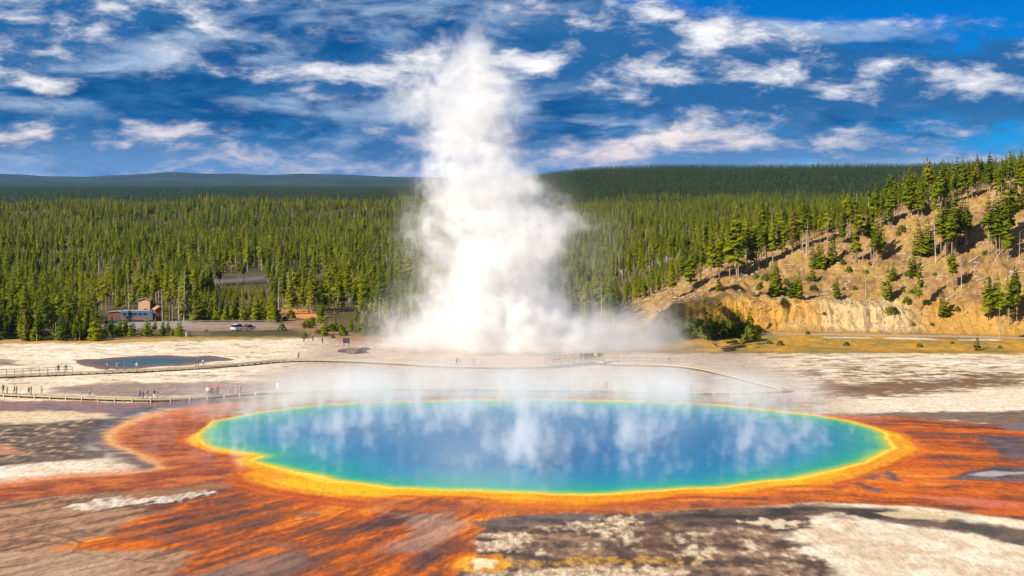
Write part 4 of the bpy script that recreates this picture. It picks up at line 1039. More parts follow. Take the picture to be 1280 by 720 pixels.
def resample(P, step):
    P = np.array(P, float); d = np.r_[0, np.cumsum(np.linalg.norm(np.diff(P, axis=0), axis=1))]
    n = max(2, int(d[-1] / step)); s = np.linspace(0, d[-1], n)
    return np.column_stack([np.interp(s, d, P[:, 0]), np.interp(s, d, P[:, 1])]), s
def curve_pts(P, n=3):
    P = np.array(P, float)
    for _ in range(n):
        Q = [P[0]]
        for i in range(len(P) - 1): Q += [P[i] * 0.75 + P[i + 1] * 0.25, P[i] * 0.25 + P[i + 1] * 0.75]
        Q.append(P[-1]); P = np.array(Q)
    return P
def sweep(P, s, off, w, z0, z1, name, mat):
    """a rectangular beam following path P, shifted sideways by off"""
    t = np.gradient(P, axis=0); t /= np.linalg.norm(t, axis=1)[:, None]; nrm = np.column_stack([-t[:, 1], t[:, 0]])
    V = []; al = []
    for i in range(len(P)):
        for (o, z) in ((off - w / 2, z0), (off + w / 2, z0), (off + w / 2, z1), (off - w / 2, z1)):
            q = P[i] + nrm[i] * o; V.append((q[0], q[1], z)); al.append(s[i])
    F = []
    for i in range(len(P) - 1):
        for k in range(4): F.append((i * 4 + k, i * 4 + (k + 1) % 4, (i + 1) * 4 + (k + 1) % 4, (i + 1) * 4 + k))
    n = len(P) - 1; F += [(0, 1, 2, 3), (n * 4 + 3, n * 4 + 2, n * 4 + 1, n * 4)]
    me = mesh_from(name, V, np.array(F)); attr_f(me, 'along', al); me.materials.append(mat); return me
POST_ME = quad_mesh("post", [box_q(-.09, .09, -.09, .09, -0.55, 0.02)], DARKP)
TICK_ME = quad_mesh("marker_post", [box_q(-.07, .07, -.07, .07, -0.55, 0.22)], POSTM)
RPOST_ME = quad_mesh("rail_post", [box_q(-.055, .055, -.055, .055, -0.1, 1.1)], RAILM)
PATHS = {}
def boardwalk(name, pts_px, label, deck_z=0.52, width=1.9, post_step=2.4, ticks=False, rails=(), rail_span=None, rail_step=2.4, post_me=None):
    P = curve_pts(GP(pts_px)); P, s = resample(P, 0.8)
    root = empty(name, (float(P[0, 0]), float(P[0, 1]), 0.0), label=label, category="boardwalk", group="boardwalks across the flats")
    inv = -np.array([P[0, 0], P[0, 1]]); Q = P + inv
    link("deck", sweep(Q, s, 0, width, deck_z - 0.07, deck_z, "deck", WOOD), None, root)
    for sd_ in (-1, 1):
        link("edge_beam", sweep(Q, s, sd_ * (width / 2 + 0.05), 0.1, deck_z - 0.14, deck_z + 0.06, "edge_beam", BEAM), None, root)
    t = np.gradient(P, axis=0); t /= np.linalg.norm(t, axis=1)[:, None]; nrm = np.column_stack([-t[:, 1], t[:, 0]])
    k = max(1, int(post_step / 0.8))
    for i in range(0, len(P), k):
        for sd_ in (-1, 1):
            q = Q[i] + nrm[i] * sd_ * (width / 2 - 0.06)
            o = link("support_post", POST_ME, None, root); o.location = (q[0], q[1], deck_z - 0.07); o.rotation_euler = (0, 0, math.atan2(t[i, 1], t[i, 0]))
        if ticks and i % (2 * k) == 0:
            for sd_ in ticks:
                q = Q[i] + nrm[i] * sd_ * (width / 2 + 0.18); o = link("marker_post", TICK_ME, None, root); o.location = (q[0], q[1], deck_z)
    for sd_ in rails:
        lo, hi = rail_span or (0, 1e9); u = 640 + FPX * P[:, 0] / P[:, 1]
        ii = np.where((u >= lo) & (u <= hi))[0]
        if len(ii) < 3: continue
        Qs, ss = Q[ii[0]:ii[-1] + 1], s[ii[0]:ii[-1] + 1]
        for z in (0.55, 1.05):
            link("rail", sweep(Qs, ss, sd_ * (width / 2 + 0.05), 0.07, deck_z + z, deck_z + z + 0.1, "rail", RAILM), None, root)
        for i in range(ii[0], ii[-1] + 1, max(1, int(rail_step / .8))):
            q = Q[i] + nrm[i] * sd_ * (width / 2 + 0.05); o = link("rail_post", RPOST_ME, None, root); o.location = (q[0], q[1], deck_z)
    PATHS[name + label] = (P, deck_z); return P
front = boardwalk("boardwalk", [(-120, 490), (0, 495.5), (80, 499), (160, 502), (210, 502), (262, 498.5), (300, 495), (345, 492.5), (440, 488.5), (540, 487.5), (640, 488.5), (760, 490), (860, 493.5), (940, 493), (985, 490)],
                  "long pale boardwalk running beside the wet shallows along the big blue pool", ticks=(-1,), post_step=2.4)
upper = boardwalk("boardwalk", [(-120, 478), (0, 473), (60, 470), (110, 468), (200, 464.5), (260, 461), (300, 457.5), (345, 453), (380, 452), (440, 453), (500, 456), (560, 460), (630, 461), (688, 460)],
                  "boardwalk on dark posts curving past the small slate pond into the steam", rails=(1,), rail_span=(-200, 95), post_step=1.6)
upper_rail = None
east = boardwalk("boardwalk", [(760, 457), (800, 457.5), (840, 458.5), (872, 462), (900, 468), (940, 478), (985, 490)], "pale boardwalk slanting down from the railed platform to the pool walkway", post_step=1.6, rails=(1,), rail_span=(700, 850))
# middle run with handrails emerging from the steam
# railed viewing platform
def platform():
    P = GP([(688, 460), (700, 459.5), (720, 457.5), (735, 456), (748, 455.5), (760, 457)])
    root = empty("viewing_platform", (float(P[2, 0]), float(P[2, 1]), 0.0), label="raised wooden viewing platform with railings beside the steam column", category="platform")
    Q, s = resample(curve_pts(P - P[2]), 0.8)
    t = np.gradient(Q, axis=0); t /= np.linalg.norm(t, axis=1)[:, None]; nrm = np.column_stack([-t[:, 1], t[:, 0]])
    link("deck", sweep(Q, s, 1.0, 4.6, 0.75, 0.85, "deck", WOOD), None, root)
    link("edge_beam", sweep(Q, s, -1.36, 0.12, 0.62, 0.9, "edge_beam", BEAM), None, root)
    link("edge_beam", sweep(Q, s, 3.36, 0.12, 0.62, 0.9, "edge_beam", BEAM), None, root)
    for off in (-1.36, 3.36):
        for z in (0.35, 0.7, 1.08): link("rail", sweep(Q, s, off, 0.08, 0.85 + z, 0.85 + z + 0.1, "rail", RAILM), None, root)
        for i in range(0, len(Q), 2):
            q = Q[i] + nrm[i] * off; o = link("rail_post", RPOST_ME, None, root); o.location = (q[0], q[1], 0.85)
    for i in range(0, len(Q), 2):
        for off in (-1.2, 1.0, 3.2):
            q = Q[i] + nrm[i] * off; o = link("support_post", POST_ME, None, root); o.location = (q[0], q[1], 0.76); o.scale = (1, 1, 1.4)
    PATHS["platform"] = (curve_pts(P), 0.85)
platform()

# ------------------------------------------------------------------ people
def person_mesh(pose):
    """one continuous skinned body; pose: dict of leg spread, stride, arm angles"""
    J = {}; E = []; Rr = {}
    def add(n, p, r, par=None):
        J[n] = p; Rr[n] = r
        if par: E.append((par, n))
    st, sp = pose.get('stride', 0.0), pose.get('spread', 0.10)
    add('pelvis', (0, 0, 0.95), 0.135); add('waist', (0, 0, 1.10), 0.125, 'pelvis'); add('chest', (0, 0.0, 1.30), 0.145, 'waist'); add('neck0', (0, 0.0, 1.45), 0.075, 'chest')
    add('neck', (0, 0.01, 1.52), 0.055, 'neck0'); add('head', (0, 0.025, 1.63), 0.095, 'neck'); add('crown', (0, 0.01, 1.71), 0.075, 'head')
    for s, d in ((-1, st), (1, -st)):
        k = 'L' if s < 0 else 'R'
        add('hip' + k, (s * 0.09, 0, 0.90), 0.095, 'pelvis'); add('knee' + k, (s * (0.09 + sp * .3), d * 0.5 + 0.02, 0.50), 0.062, 'hip' + k)
        add('ankle' + k, (s * (0.09 + sp * .6), d, 0.09), 0.045, 'knee' + k); add('toe' + k, (s * (0.10 + sp * .7), d + 0.16, 0.035), 0.04, 'ankle' + k)
        a = pose.get('arm' + k, (0.06, 0.05, 0.0))        # elbow out, hand forward, hand up
        add('sh' + k, (s * 0.19, 0, 1.41), 0.062, 'chest'); el_ = (s * (0.23 + a[0]), -0.02 + a[1] * .2, 1.14 + a[2] * .25); add('elbow' + k, el_, 0.045, 'sh' + k)
        hd = (s * (0.23 + a[0] * .5 - (0.10 if a[2] > .1 else 0)), a[1], 0.90 + a[2]); add('wrist' + k, hd, 0.032, 'elbow' + k)
        dv = np.array(hd) - np.array(el_); dv /= np.linalg.norm(dv)
        pl = np.array(hd) + dv * 0.07; add('palm' + k, tuple(pl), 0.033, 'wrist' + k)
        for f in range(4):
            o = np.array([0, (f - 1.5) * 0.019, 0]); L = (0.055, 0.065, 0.06, 0.045)[f]
            add('f%d' % f + k, tuple(pl + o + dv * 0.045), 0.009, 'palm' + k); add('g%d' % f + k, tuple(pl + o + dv * (0.045 + L) + np.array([-s * .012, 0, 0])), 0.008, 'f%d' % f + k)
        add('th' + k, tuple(np.array(hd) + dv * .03 + np.array([0, 0.04, 0])), 0.010, 'wrist' + k); add('tt' + k, tuple(np.array(hd) + dv * .075 + np.array([0, 0.055, 0])), 0.009, 'th' + k)
    names = list(J); ix = {n: i for i, n in enumerate(names)}
    me = bpy.data.meshes.new("person_rig"); me.from_pydata([J[n] for n in names], [(ix[a], ix[c]) for a, c in E], [])
    o = bpy.data.objects.new("person_rig", me); col.objects.link(o)
    md = o.modifiers.new("skin", 'SKIN')
    for n in names:
        sv = me.skin_vertices[0].data[ix[n]]; sv.radius = (Rr[n], Rr[n] * (0.72 if n in ('chest', 'waist', 'pelvis') else 1.0)); sv.use_root = n == 'pelvis'
    ss = o.modifiers.new("sub", 'SUBSURF'); ss.levels = 1
    dg = bpy.context.evaluated_depsgraph_get(); out = bpy.data.meshes.new_from_object(o.evaluated_get(dg))
    bpy.data.objects.remove(o); bpy.data.meshes.remove(me); out.name = "person"
    n = len(out.polygons); c = np.zeros(n * 3); out.polygons.foreach_get('center', c); c = c.reshape(-1, 3)
    z = c[:, 2]; mi = np.zeros(n, np.int32)           # 0 top, 1 trousers, 2 skin, 3 hair, 4 shoes
    arm = np.abs(c[:, 0]) > 0.205
    mi[(z < 0.98) & ~arm] = 1; mi[(z < 0.09)] = 4
    wrist = np.array([J['wristL'], J['wristR']]); near = np.min(np.linalg.norm(c[:, None] - wrist[None], axis=2), axis=1)
    mi[(arm & (near < 0.03)) | (np.min(np.linalg.norm(c[:, None] - np.array([J['palmL'], J['palmR']])[None], axis=2), axis=1) < 0.14)] = 2
    mi[z > 1.47] = 2; mi[(z > 1.66) | ((z > 1.53) & (c[:, 1] < -0.005))] = 3
    for _ in range(5): out.materials.append(None)
    out.polygons.foreach_set('material_index', mi); out.polygons.foreach_set('use_smooth', np.ones(n, bool)); out.update(); return out
POSES = [person_mesh(p) for p in (dict(), dict(stride=0.22, armL=(0.05, 0.18, 0.02), armR=(0.05, -0.15, 0.02)), dict(spread=0.2, armL=(0.05, 0.30, 0.42), armR=(0.05, 0.30, 0.42)), dict(stride=-0.15, armR=(0.06, 0.26, 0.5)), dict(spread=0.14, armL=(0.16, 0.1, 0.1)))]
CL = {'black': (24, 24, 28), 'navy': (34, 44, 78), 'red': (168, 44, 40), 'orange': (214, 92, 44), 'white': (232, 230, 226), 'grey': (140, 140, 146), 'blue': (40, 92, 170), 'teal': (34, 110, 120), 'green': (84, 120, 52), 'maroon': (96, 34, 44), 'tan': (176, 148, 110), 'pink': (206, 120, 128), 'denim': (58, 76, 112), 'khaki': (150, 132, 98), 'brown': (86, 62, 48)}
CLM = {k: plain("cloth_" + k, lin(v), 0.85, 0.12, 20) for k, v in CL.items()}
SKIN = plain("skin", lin((206, 156, 128)), 0.6, 0.05, 20); HAIRS = [plain("hair_" + n, lin(c), 0.7, 0.2, 40) for n, c in (("dark", (40, 30, 26)), ("brown", (92, 64, 42)), ("fair", (176, 142, 92)))]
pr = np.random.default_rng(55)
def person(x, y, z, pose, top, bottom, label, rz, h=1.72):
    o = link("person", POSES[pose], None, None, label=label, category="person", group="visitors on the boardwalks")
    for i, mt in enumerate((CLM[top], CLM[bottom], SKIN, HAIRS[int(pr.integers(3))], CLM['brown'])):
        o.material_slots[i].link = 'OBJECT'; o.material_slots[i].material = mt
    s = h / 1.77; o.scale = (s, s, s); o.location = (float(x), float(y), float(z)); o.rotation_euler = (0, 0, rz)
def on_path(key, u):
    P, z = PATHS[key]; uu = 640 + FPX * P[:, 0] / P[:, 1]
    k = int(np.argmin(np.abs(uu - u))); y = P[k, 1]; return (u - 640) / FPX * y, y, z
FR = "boardwalk" + "long pale boardwalk running beside the wet shallows along the big blue pool"
UP = "boardwalk" + "boardwalk on dark posts curving past the small slate pond into the steam"
EA = "boardwalk" + "pale boardwalk slanting down from the railed platform to the pool walkway"
for (key, u, dy, pose, top, bot, rz, lab) in [
    (FR, 4, 0, 0, 'black', 'navy', 0.3, "person in black at the very edge of the pool boardwalk"),
    (FR, 18, .3, 1, 'navy', 'black', 1.5, "person in navy jacket walking ahead of the one in black"),
    (FR, 21, -.4, 4, 'maroon', 'black', 1.6, "person in maroon top beside the navy jacketed walker"),
    (FR, 39, .2, 3, 'black', 'brown', 1.4, "person in dark clothes walking alone past the cream crust"),
    (FR, 52, .5, 0, 'tan', 'khaki', 0.1, "person in pale tan clothes near the dark clothed walker"),
    (FR, 112, .4, 4, 'grey', 'denim', 0.0, "lone person in grey top midway along the pool boardwalk"),
    (FR, 175, 0, 1, 'orange', 'denim', 1.5, "person in orange top leading three walkers"),
    (FR, 184, .3, 0, 'grey', 'white', 1.2, "person in grey top and white trousers behind the orange one"),
    (FR, 193, -.3, 2, 'black', 'white', 0.2, "person in black top with raised hands taking a picture of the pool"),
    (FR, 197, .4, 3, 'green', 'tan', 1.6, "person in green top last of the small walking party"),
    (FR, 259, .2, 0, 'white', 'grey', 0.0, "person all in white and grey beside the red group"),
    (FR, 264.5, -.2, 4, 'black', 'black', 0.4, "person in black in the middle of the red group"),
    (FR, 267, .5, 0, 'red', 'black', 2.0, "person in bright red top in the crowded group"),
    (FR, 270, 0, 2, 'pink', 'grey', 0.2, "person in pink top photographing from the crowded group"),
    (FR, 272.5, .6, 1, 'maroon', 'denim', 3.0, "person in maroon top at the back of the crowded group"),
    (FR, 291, .2, 3, 'maroon', 'navy', 1.8, "person in maroon walking away from the crowded group"),
    (FR, 297, -.1, 0, 'black', 'black', 1.6, "person in black with the maroon walker near the orange mat"),
    (FR, 300.5, .4, 4, 'grey', 'denim', 1.0, "person in grey and denim last before the mist"),
    (FR, 347, .2, 0, 'white', 'white', 0.0, "person in white standing in the edge of the mist"),
    (FR, 758, .2, 0, 'grey', 'denim', 0.4, "person in grey on the far walkway in thin mist"),
    (FR, 864, .2, 1, 'grey', 'black', 1.4, "person in grey and black walking where the walkways draw together"),
    (UP, 73, 0, 0, 'black', 'black', 0.2, "person in black at the handrail on the pond boardwalk"),
    (UP, 82.5, .2, 4, 'navy', 'khaki', 0.5, "person in navy and khaki at the handrail end"),
    (UP, 132, 0, 1, 'maroon', 'brown', 1.5, "person in maroon and brown by the pond's near end"),
    (UP, 134.5, .5, 0, 'pink', 'denim', 1.4, "person in pink and denim by the pond's near end"),
    (UP, 146, .1, 3, 'tan', 'maroon', 1.5, "person in tan top passing the pond"),
    (UP, 149, .5, 1, 'red', 'grey', 1.7, "person in red and grey passing the pond"),
    (UP, 156, .1, 0, 'red', 'denim', 1.5, "person in red and denim in front of the blue pond water"),
    (UP, 171, .2, 4, 'white', 'grey', 0.6, "person in white in front of the blue pond water"),
    (UP, 245, .1, 3, 'black', 'green', 1.5, "person in black and green at the far end of the pond"),
    (UP, 248, .6, 0, 'brown', 'black', 1.6, "person in brown at the far end of the pond"),
    (UP, 254, .1, 1, 'white', 'blue', 1.4, "person in white and blue at the far end of the pond"),
    (UP, 373, .2, 0, 'grey', 'brown', 0.3, "lone person in grey where the boardwalk bends toward the trees"),
    (UP, 571, .1, 1, 'black', 'navy', 1.5, "person in black on the boardwalk before the steam column"),
    (UP, 575, .4, 4, 'navy', 'grey', 1.3, "person in navy and grey before the steam column"),
    (UP, 592, .2, 0, 'grey', 'grey', 0.4, "person in grey half lost in the steam"),
    ("platform", 731, 1.5, 0, 'black', 'navy', 2.8, "person in black first at the platform railing"),
    ("platform", 736, 1.0, 4, 'blue', 'black', 0.4, "person in bright blue jacket on the viewing platform"),
    ("platform", 741, 1.8, 2, 'teal', 'navy', 0.3, "person in teal jacket on the viewing platform with raised hands"),
    ("platform", 744, .6, 0, 'white', 'denim', 1.0, "person in white top on the crowded viewing platform"),
    ("platform", 747.5, 1.4, 1, 'black', 'black', 1.6, "person all in black stepping along the viewing platform"),
    ("platform", 727, 2.0, 4, 'navy', 'denim', 0.5, "person in navy alone at the near end of the platform railing"),
    ("platform", 733.5, .5, 3, 'brown', 'black', 0.9, "person in brown between the black and blue jackets on the platform"),
    ("platform", 739, .2, 0, 'maroon', 'black', 0.2, "person in maroon in front of the teal jacket on the platform"),
    ("platform", 749.5, 2.2, 0, 'red', 'denim', 0.2, "person in red at the back of the viewing platform"),
    (FR, 9, -.3, 4, 'grey', 'black', 1.2, "person in grey close to the one in black at the boardwalk's edge"),
    (FR, 36, -.4, 1, 'teal', 'brown', 1.5, "person in teal just behind the dark walker by the cream crust"),
    (FR, 179, -.4, 4, 'blue', 'black', 1.3, "person in blue between the orange and grey walkers"),
    (FR, 262, .7, 3, 'tan', 'navy', 2.4, "person in tan at the back of the red group"),
    (FR, 288, .6, 0, 'pink', 'denim', 1.5, "person in pink beside the maroon walker"),
    ("platform", 752, .8, 4, 'green', 'khaki', 0.6, "person in green top at the end of the viewing platform"),
    (EA, 836, .1, 0, 'brown', 'khaki', 1.5, "lone person in brown and khaki on the slanting boardwalk")]:
    x, y, z = on_path(key, u); person(x * (y + dy) / y, y + dy, z + 0.005, pose, top, bot, lab, rz + pr.normal(0, .2), pr.uniform(1.6, 1.82))
for (u, v, pose, top, bot, lab) in [(380, 428, 0, 'brown', 'maroon', "person in brown on the bare path below the rusty soil"), (403, 430, 3, 'black', 'denim', "person in black on the bare path near the dark sign board"), (391, 427, 4, 'red', 'black', "person in red on the bare path below the trees"), (233, 423, 0, 'white', 'white', "person in white beside the parking fence")]:
    x, y = G(u, v); person(x, y, zat(x, y)[0], pose, top, bot, lab, 0.8)

# ------------------------------------------------------------------ vehicles
GLASS = plain("vehicle_glass", (0.02, 0.03, 0.045), 0.08, 0.05); TYRE = plain("tyre_rubber", (0.02, 0.02, 0.02), 0.9); RIM = plain("wheel_rim", (0.5, 0.5, 0.52), 0.35, 0.05, 6, 0.8); LAMP = plain("lamp_lens", (0.75, 0.75, 0.7), 0.2, 0.05); TAIL = plain("tail_lens", (0.4, 0.02, 0.02), 0.25, 0.05)
def paint(name, c):
    m, t, b, p, out = material(name); b.put(p.inputs['Base Color'], c); p.inputs['Roughness'].default_value = 0.35; p.inputs['Coat Weight'].default_value = 0.6
    return m
def loft(name, sections, mat, smooth=True):
    """closed skin over rings of equal size; each ring a list of points"""
    n = len(sections[0]); V = [p for s in sections for p in s]; F = []
    for i in range(len(sections) - 1):
        for k in range(n): F.append((i * n + k, i * n + (k + 1) % n, (i + 1) * n + (k + 1) % n, (i + 1) * n + k))
    me = bpy.data.meshes.new(name); me.from_pydata(V, [], F + [tuple(range(n - 1, -1, -1)), tuple(range((len(sections) - 1) * n, len(sections) * n))])
    for p in me.polygons: p.use_smooth = False
    me.materials.append(mat); return me
def wheel(root, x, y, r, w=0.22):
    v, f = tube([(0, -w / 2, 0), (0, -w / 2 + .03, 0), (0, w / 2 - .03, 0), (0, w / 2, 0)], [r * .86, r, r, r * .86], 16)
    o = link("wheel", None if False else bpy.data.meshes.get("wheel_%d" % int(r * 100)) or quad_mesh("wheel_%d" % int(r * 100), [(v, f)], TYRE, True), None, root); o.location = (x, y, r)
    for s in (-1, 1):
        bm = bmesh.new(); bmesh.ops.create_cone(bm, cap_ends=True, segments=16, radius1=r * .84, radius2=r * .6, depth=.05); bmesh.ops.rotate(bm, verts=bm.verts, matrix=Matrix.Rotation(-s * math.pi / 2, 3, 'X'))
        me = bpy.data.meshes.new("rim"); bm.to_mesh(me); bm.free(); me.materials.append(RIM); q = link("rim", me, None, o); q.location = (0, s * (w / 2 - .005), 0)
def car(x, y, rz, colr, label, suv=False, group="vehicles in the parking area"):
    root = empty("parked_car", (x, y, float(zat(x, y)[0])), rz, label=label, category="car", group=group)
    pm_ = paint("car_paint", colr); W_ = 0.9; hgt = 1.72 if suv else 1.45
    prof = [(-2.2, .45, .62, .80), (-2.15, .30, .95 if suv else .85, .88), (-1.4, .28, 1.02 if suv else .92, W_), (0, .26, 1.0 if suv else .92, W_), (1.1, .28, .98 if suv else .88, W_), (1.95, .30, .86 if suv else .74, .86), (2.2, .42, .62, .76)]
    link("body", loft("car_body", [[(px_, -w, z0), (px_, -w * 1.0, (z0 + z1) / 2), (px_, -w * .93, z1), (px_, w * .93, z1), (px_, w, (z0 + z1) / 2), (px_, w, z0)] for px_, z0, z1, w in prof], pm_), None, root)
    b0 = .95 if suv else .86; back = -2.05 if suv else -1.75
    cab = [(back, b0, .80), (back + (.15 if suv else .6), hgt - .08, .68), (-.6, hgt, .66), (.25, hgt - .05, .66), (1.05, b0, .80)]
    secs = [[(px_, -w, z - .02), (px_, -w * .98, z), (px_, w * .98, z), (px_, w, z - .02)] for px_, z, w in cab]
    for q in (secs): q[0] = (q[0][0], -.80, b0 - .05); q[3] = (q[3][0], .80, b0 - .05)
    gl = loft("car_glass", secs, GLASS); link("window_band", gl, None, root)
    roofp = [(p_, z + .012, w) for p_, z, w in cab[1:4]]
    link("roof", loft("car_roof", [[(p_, -w, z - .03), (p_, -w, z), (p_, w, z), (p_, w, z - .03)] for p_, z, w in roofp], pm_), None, root)
    for sx in (-1.35, 1.35):
        for sy in (-.80, .80): wheel(root, sx, sy, .34)
    for sy in (-.6, .6):
        h = link("headlight", bpy.data.meshes.get("headlight") or bevel_box("headlight", (.06, .32, .14), LAMP, .02), None, root); h.location = (2.17, sy, .63)
        h = link("tail_lamp", bpy.data.meshes.get("tail_lamp") or bevel_box("tail_lamp", (.05, .24, .2), TAIL, .02), None, root); h.location = (-2.19, sy, .72)
    return root
def motorhome(x, y, rz):
    root = empty("motorhome", (x, y, float(zat(x, y)[0])), rz, label="long blue and white motorhome with rust red lower stripe behind small pines", category="motorhome")
    W_, L = 1.2, 9.0
    secs = []
    for px_, z0, z1, w in [(-L / 2, .5, 2.95, W_ * .97), (-L / 2 + .15, .45, 3.1, W_), (L / 2 - 1.0, .45, 3.1, W_), (L / 2 - .3, .45, 2.6, W_ * .98), (L / 2, .5, 1.5, W_ * .93)]:
        secs.append([(px_, -w, z0), (px_, -w, z1 - .15), (px_, -w + .15, z1), (px_, w - .15, z1), (px_, w, z1 - .15), (px_, w, z0)])
    link("body", loft("motorhome_body", secs, paint("motorhome_paint", (.07, .11, .17))), None, root)
    link("roof", bevel_box("motorhome_roof", (7.4, 2.1, .1), paint("motorhome_roof", (.34, .38, .44)), .03, 2, (-.4, 0, 3.15)), None, root)
    for sy in (-1, 1):
        link("stripe", bevel_box("motorhome_stripe", (8.2, .03, .45), paint("stripe_red", (.24, .08, .04)), .005, 1, (-.2, sy * (W_ + .012), .85)), None, root)
        for k in range(5):
            w_ = link("window", bpy.data.meshes.get("motorhome_window") or bevel_box("motorhome_window", (1.0, .04, .7), GLASS, .015, 1), None, root); w_.location = (-3.4 + k * 1.45, sy * (W_ + .01), 2.15)
    link("windscreen", bevel_box("windscreen", (.05, 2.0, .95), GLASS, .02, 1), None, root).location = (L / 2 - .28, 0, 2.0)
    root.children[-1].rotation_euler = (0, R(-22), 0)
    for sx in (-2.6, 3.0):
        for sy in (-1.05, 1.05): wheel(root, sx, sy, .45, .26)
for (u, v, rz, c, lab, suv) in [(141, 408, .15, (.05, .20, .22), "teal car showing between the young pines", True), (156, 409, .1, (.42, .40, .55), "lilac grey car in front of the motorhome", False), (161, 413, 0, (.7, .68, .66), "pale car half hidden behind the low pine screen", False),
                                 (298, 412.5, 1.0, (.8, .8, .8), "white sport utility car on the gravel parking area", True), (311, 412, 1.1, (.06, .05, .07), "black car next to the white one on the gravel", False), (122, 409, .3, (.5, .08, .07), "red car deepest among the young pines", False)]:
    x, y = G(u, v); car(x, y, rz, c, lab, suv)
motorhome(*G(172, 402), 0.03)

# ------------------------------------------------------------------ small buildings, signs, fences
TAN = plain("tan_boards", lin((196, 150, 118)), 0.85, 0.15, 3); BRN = plain("brown_boards", lin((104, 66, 48)), 0.85, 0.2, 3); ROOFM = plain("roof_shingle", lin((150, 116, 92)), 0.8, 0.15, 5); DOORM = plain("door_paint", lin((52, 34, 36)), 0.6)
def hut(name, x, y, rz, w, d, h, rise, label, wall, door=True):
    root = empty(name, (x, y, float(zat(x, y)[0])), rz, label=label, category="hut")
    V = [(-w / 2, -d / 2, 0), (w / 2, -d / 2, 0), (w / 2, d / 2, 0), (-w / 2, d / 2, 0), (-w / 2, -d / 2, h), (w / 2, -d / 2, h), (w / 2, d / 2, h), (-w / 2, d / 2, h), (0, -d / 2, h + rise), (0, d / 2, h + rise)]
    me = bpy.data.meshes.new("hut_wall"); me.from_pydata(V, [], [(0, 1, 5, 8, 4), (2, 3, 7, 9, 6), (1, 2, 6, 5), (3, 0, 4, 7), (4, 8, 9, 7), (8, 5, 6, 9)]); me.materials.append(wall); link("wall", me, None, root)
    for s in (-1, 1):
        a = math.atan2(rise, w / 2); L = math.hypot(rise, w / 2) + .35
        o = link("roof_slope", bevel_box("roof_slope", (L, d + .6, .12), ROOFM, .02, 1), None, root)
        o.location = (s * (w / 4 + .09), 0, h + rise / 2 + .04); o.rotation_euler = (0, s * a, 0)
    if door:
        dd = link("door", bevel_box("hut_door", (.95, .06, 2.0), DOORM, .01, 1), None, root); dd.location = (w * .12, -d / 2 - .03, 1.0)
        hd = link("handle", bevel_box("hut_handle", (.05, .06, .16), RIM, .01, 1), None, dd); hd.location = (.36, -.05, 0)
    wn = link("window", bevel_box("hut_window", (.06, d * .3, .6), GLASS, .01, 1), None, root); wn.location = (w / 2 + .02, 0, h * .65)
    return root
x, y = G(198, 401); hut("gabled_hut", x, y, 0.45, 2.5, 3.2, 3.2, .8, "narrow tan hut with peaked roof beside the motorhome", BRN)
x, y = G(177, 396); hut("wooden_hut", x, y + 4, 0.1, 3.4, 3.0, 4.4, .6, "tan boarded hut showing over the roof of the motorhome", TAN)
x, y = G(141, 404); hut("wooden_hut", x, y + 6, 0.0, 5.0, 3.0, 2.6, .3, "low hut with pale roof behind the teal car", BRN, False)
def sign(u, v, w, h, c, label):
    x, y = G(u, v); root = empty("sign_board", (x, y, float(zat(x, y)[0])), 0.2, label=label, category="sign")
    link("panel", bevel_box("sign_panel", (w, .08, h), plain("sign_paint", lin(c), .6), .01, 1, (0, 0, 1.0 + h / 2)), None, root)
    for s in (-1, 1): link("post", quad_mesh("sign_post", [box_q(-.07, .07, -.06, .06, -.1, 1.0 + h)], DARKP), None, root).location = (s * w * .36, .11, 0)
sign(433, 434, 1.6, 1.2, (54, 44, 70), "dark information board on two posts before the forest by the steam")
sign(258, 421, 1.0, .8, (96, 70, 60), "brown notice board at the front edge of the parking area")
def fence(u0, u1, v, label):
    P = GP([(u0, v), (u1, v)]); n = max(2, int(np.linalg.norm(P[1] - P[0]) / 2.4)); root = empty("rail_fence", (P[0, 0], P[0, 1], float(zat(*P[0])[0])), 0, label=label, category="fence", group="rail fences round the parking area")
    L = float(np.linalg.norm(P[1] - P[0]))
    for z in (.45, .85): link("rail", quad_mesh("fence_rail", [box_q(0, L, -.05, .05, z, z + .13)], RAILM), None, root)
    for i in range(n + 1): link("post", RPOST_ME, None, root).location = (L * i / n, .1, 0)
fence(238, 262, 420.5, "short rail fence between gravel and white flat beside the small pines"); fence(266, 345, 414, "long rail fence in front of the white and black cars"); fence(240, 345, 405, "rail fence along the back of the gravel under the pines")
# dark boulders by the steaming crater's rim
def boulder(k):
    bm = bmesh.new(); bmesh.ops.create_icosphere(bm, subdivisions=2, radius=1.0); r = np.random.default_rng(500 + k)
    for v_ in bm.verts: v_.co *= 1 + r.normal(0, .14); v_.co.z *= .6
    me = bpy.data.meshes.new("rock"); bm.to_mesh(me); bm.free(); me.materials.append(ROCKM); return me
ROCKM = plain("dark_rock", lin((88, 70, 60)), .9, .35, 3); ROCKS = [boulder(k) for k in range(3)]
for i, (u, v, s, lab) in enumerate([(432, 440, 1.5, "dark rock at the crater rim below the information board"), (446, 441, 2.2, "large dark rock at the crater rim nearest the steam"), (440, 438, 1.2, "small dark rock between two larger ones at the crater rim"), (456, 437, 1.0, "lone brown rock just inside the drifting steam")]):
    x, y = G(u, v); o = link("rock", ROCKS[i % 3], None, None, label=lab, category="rock"); o.location = (x, y, float(zat(x, y)[0]) + .1 * s); o.scale = (s * 1.3, s, s * .7); o.rotation_euler = (0, 0, i * 1.3)

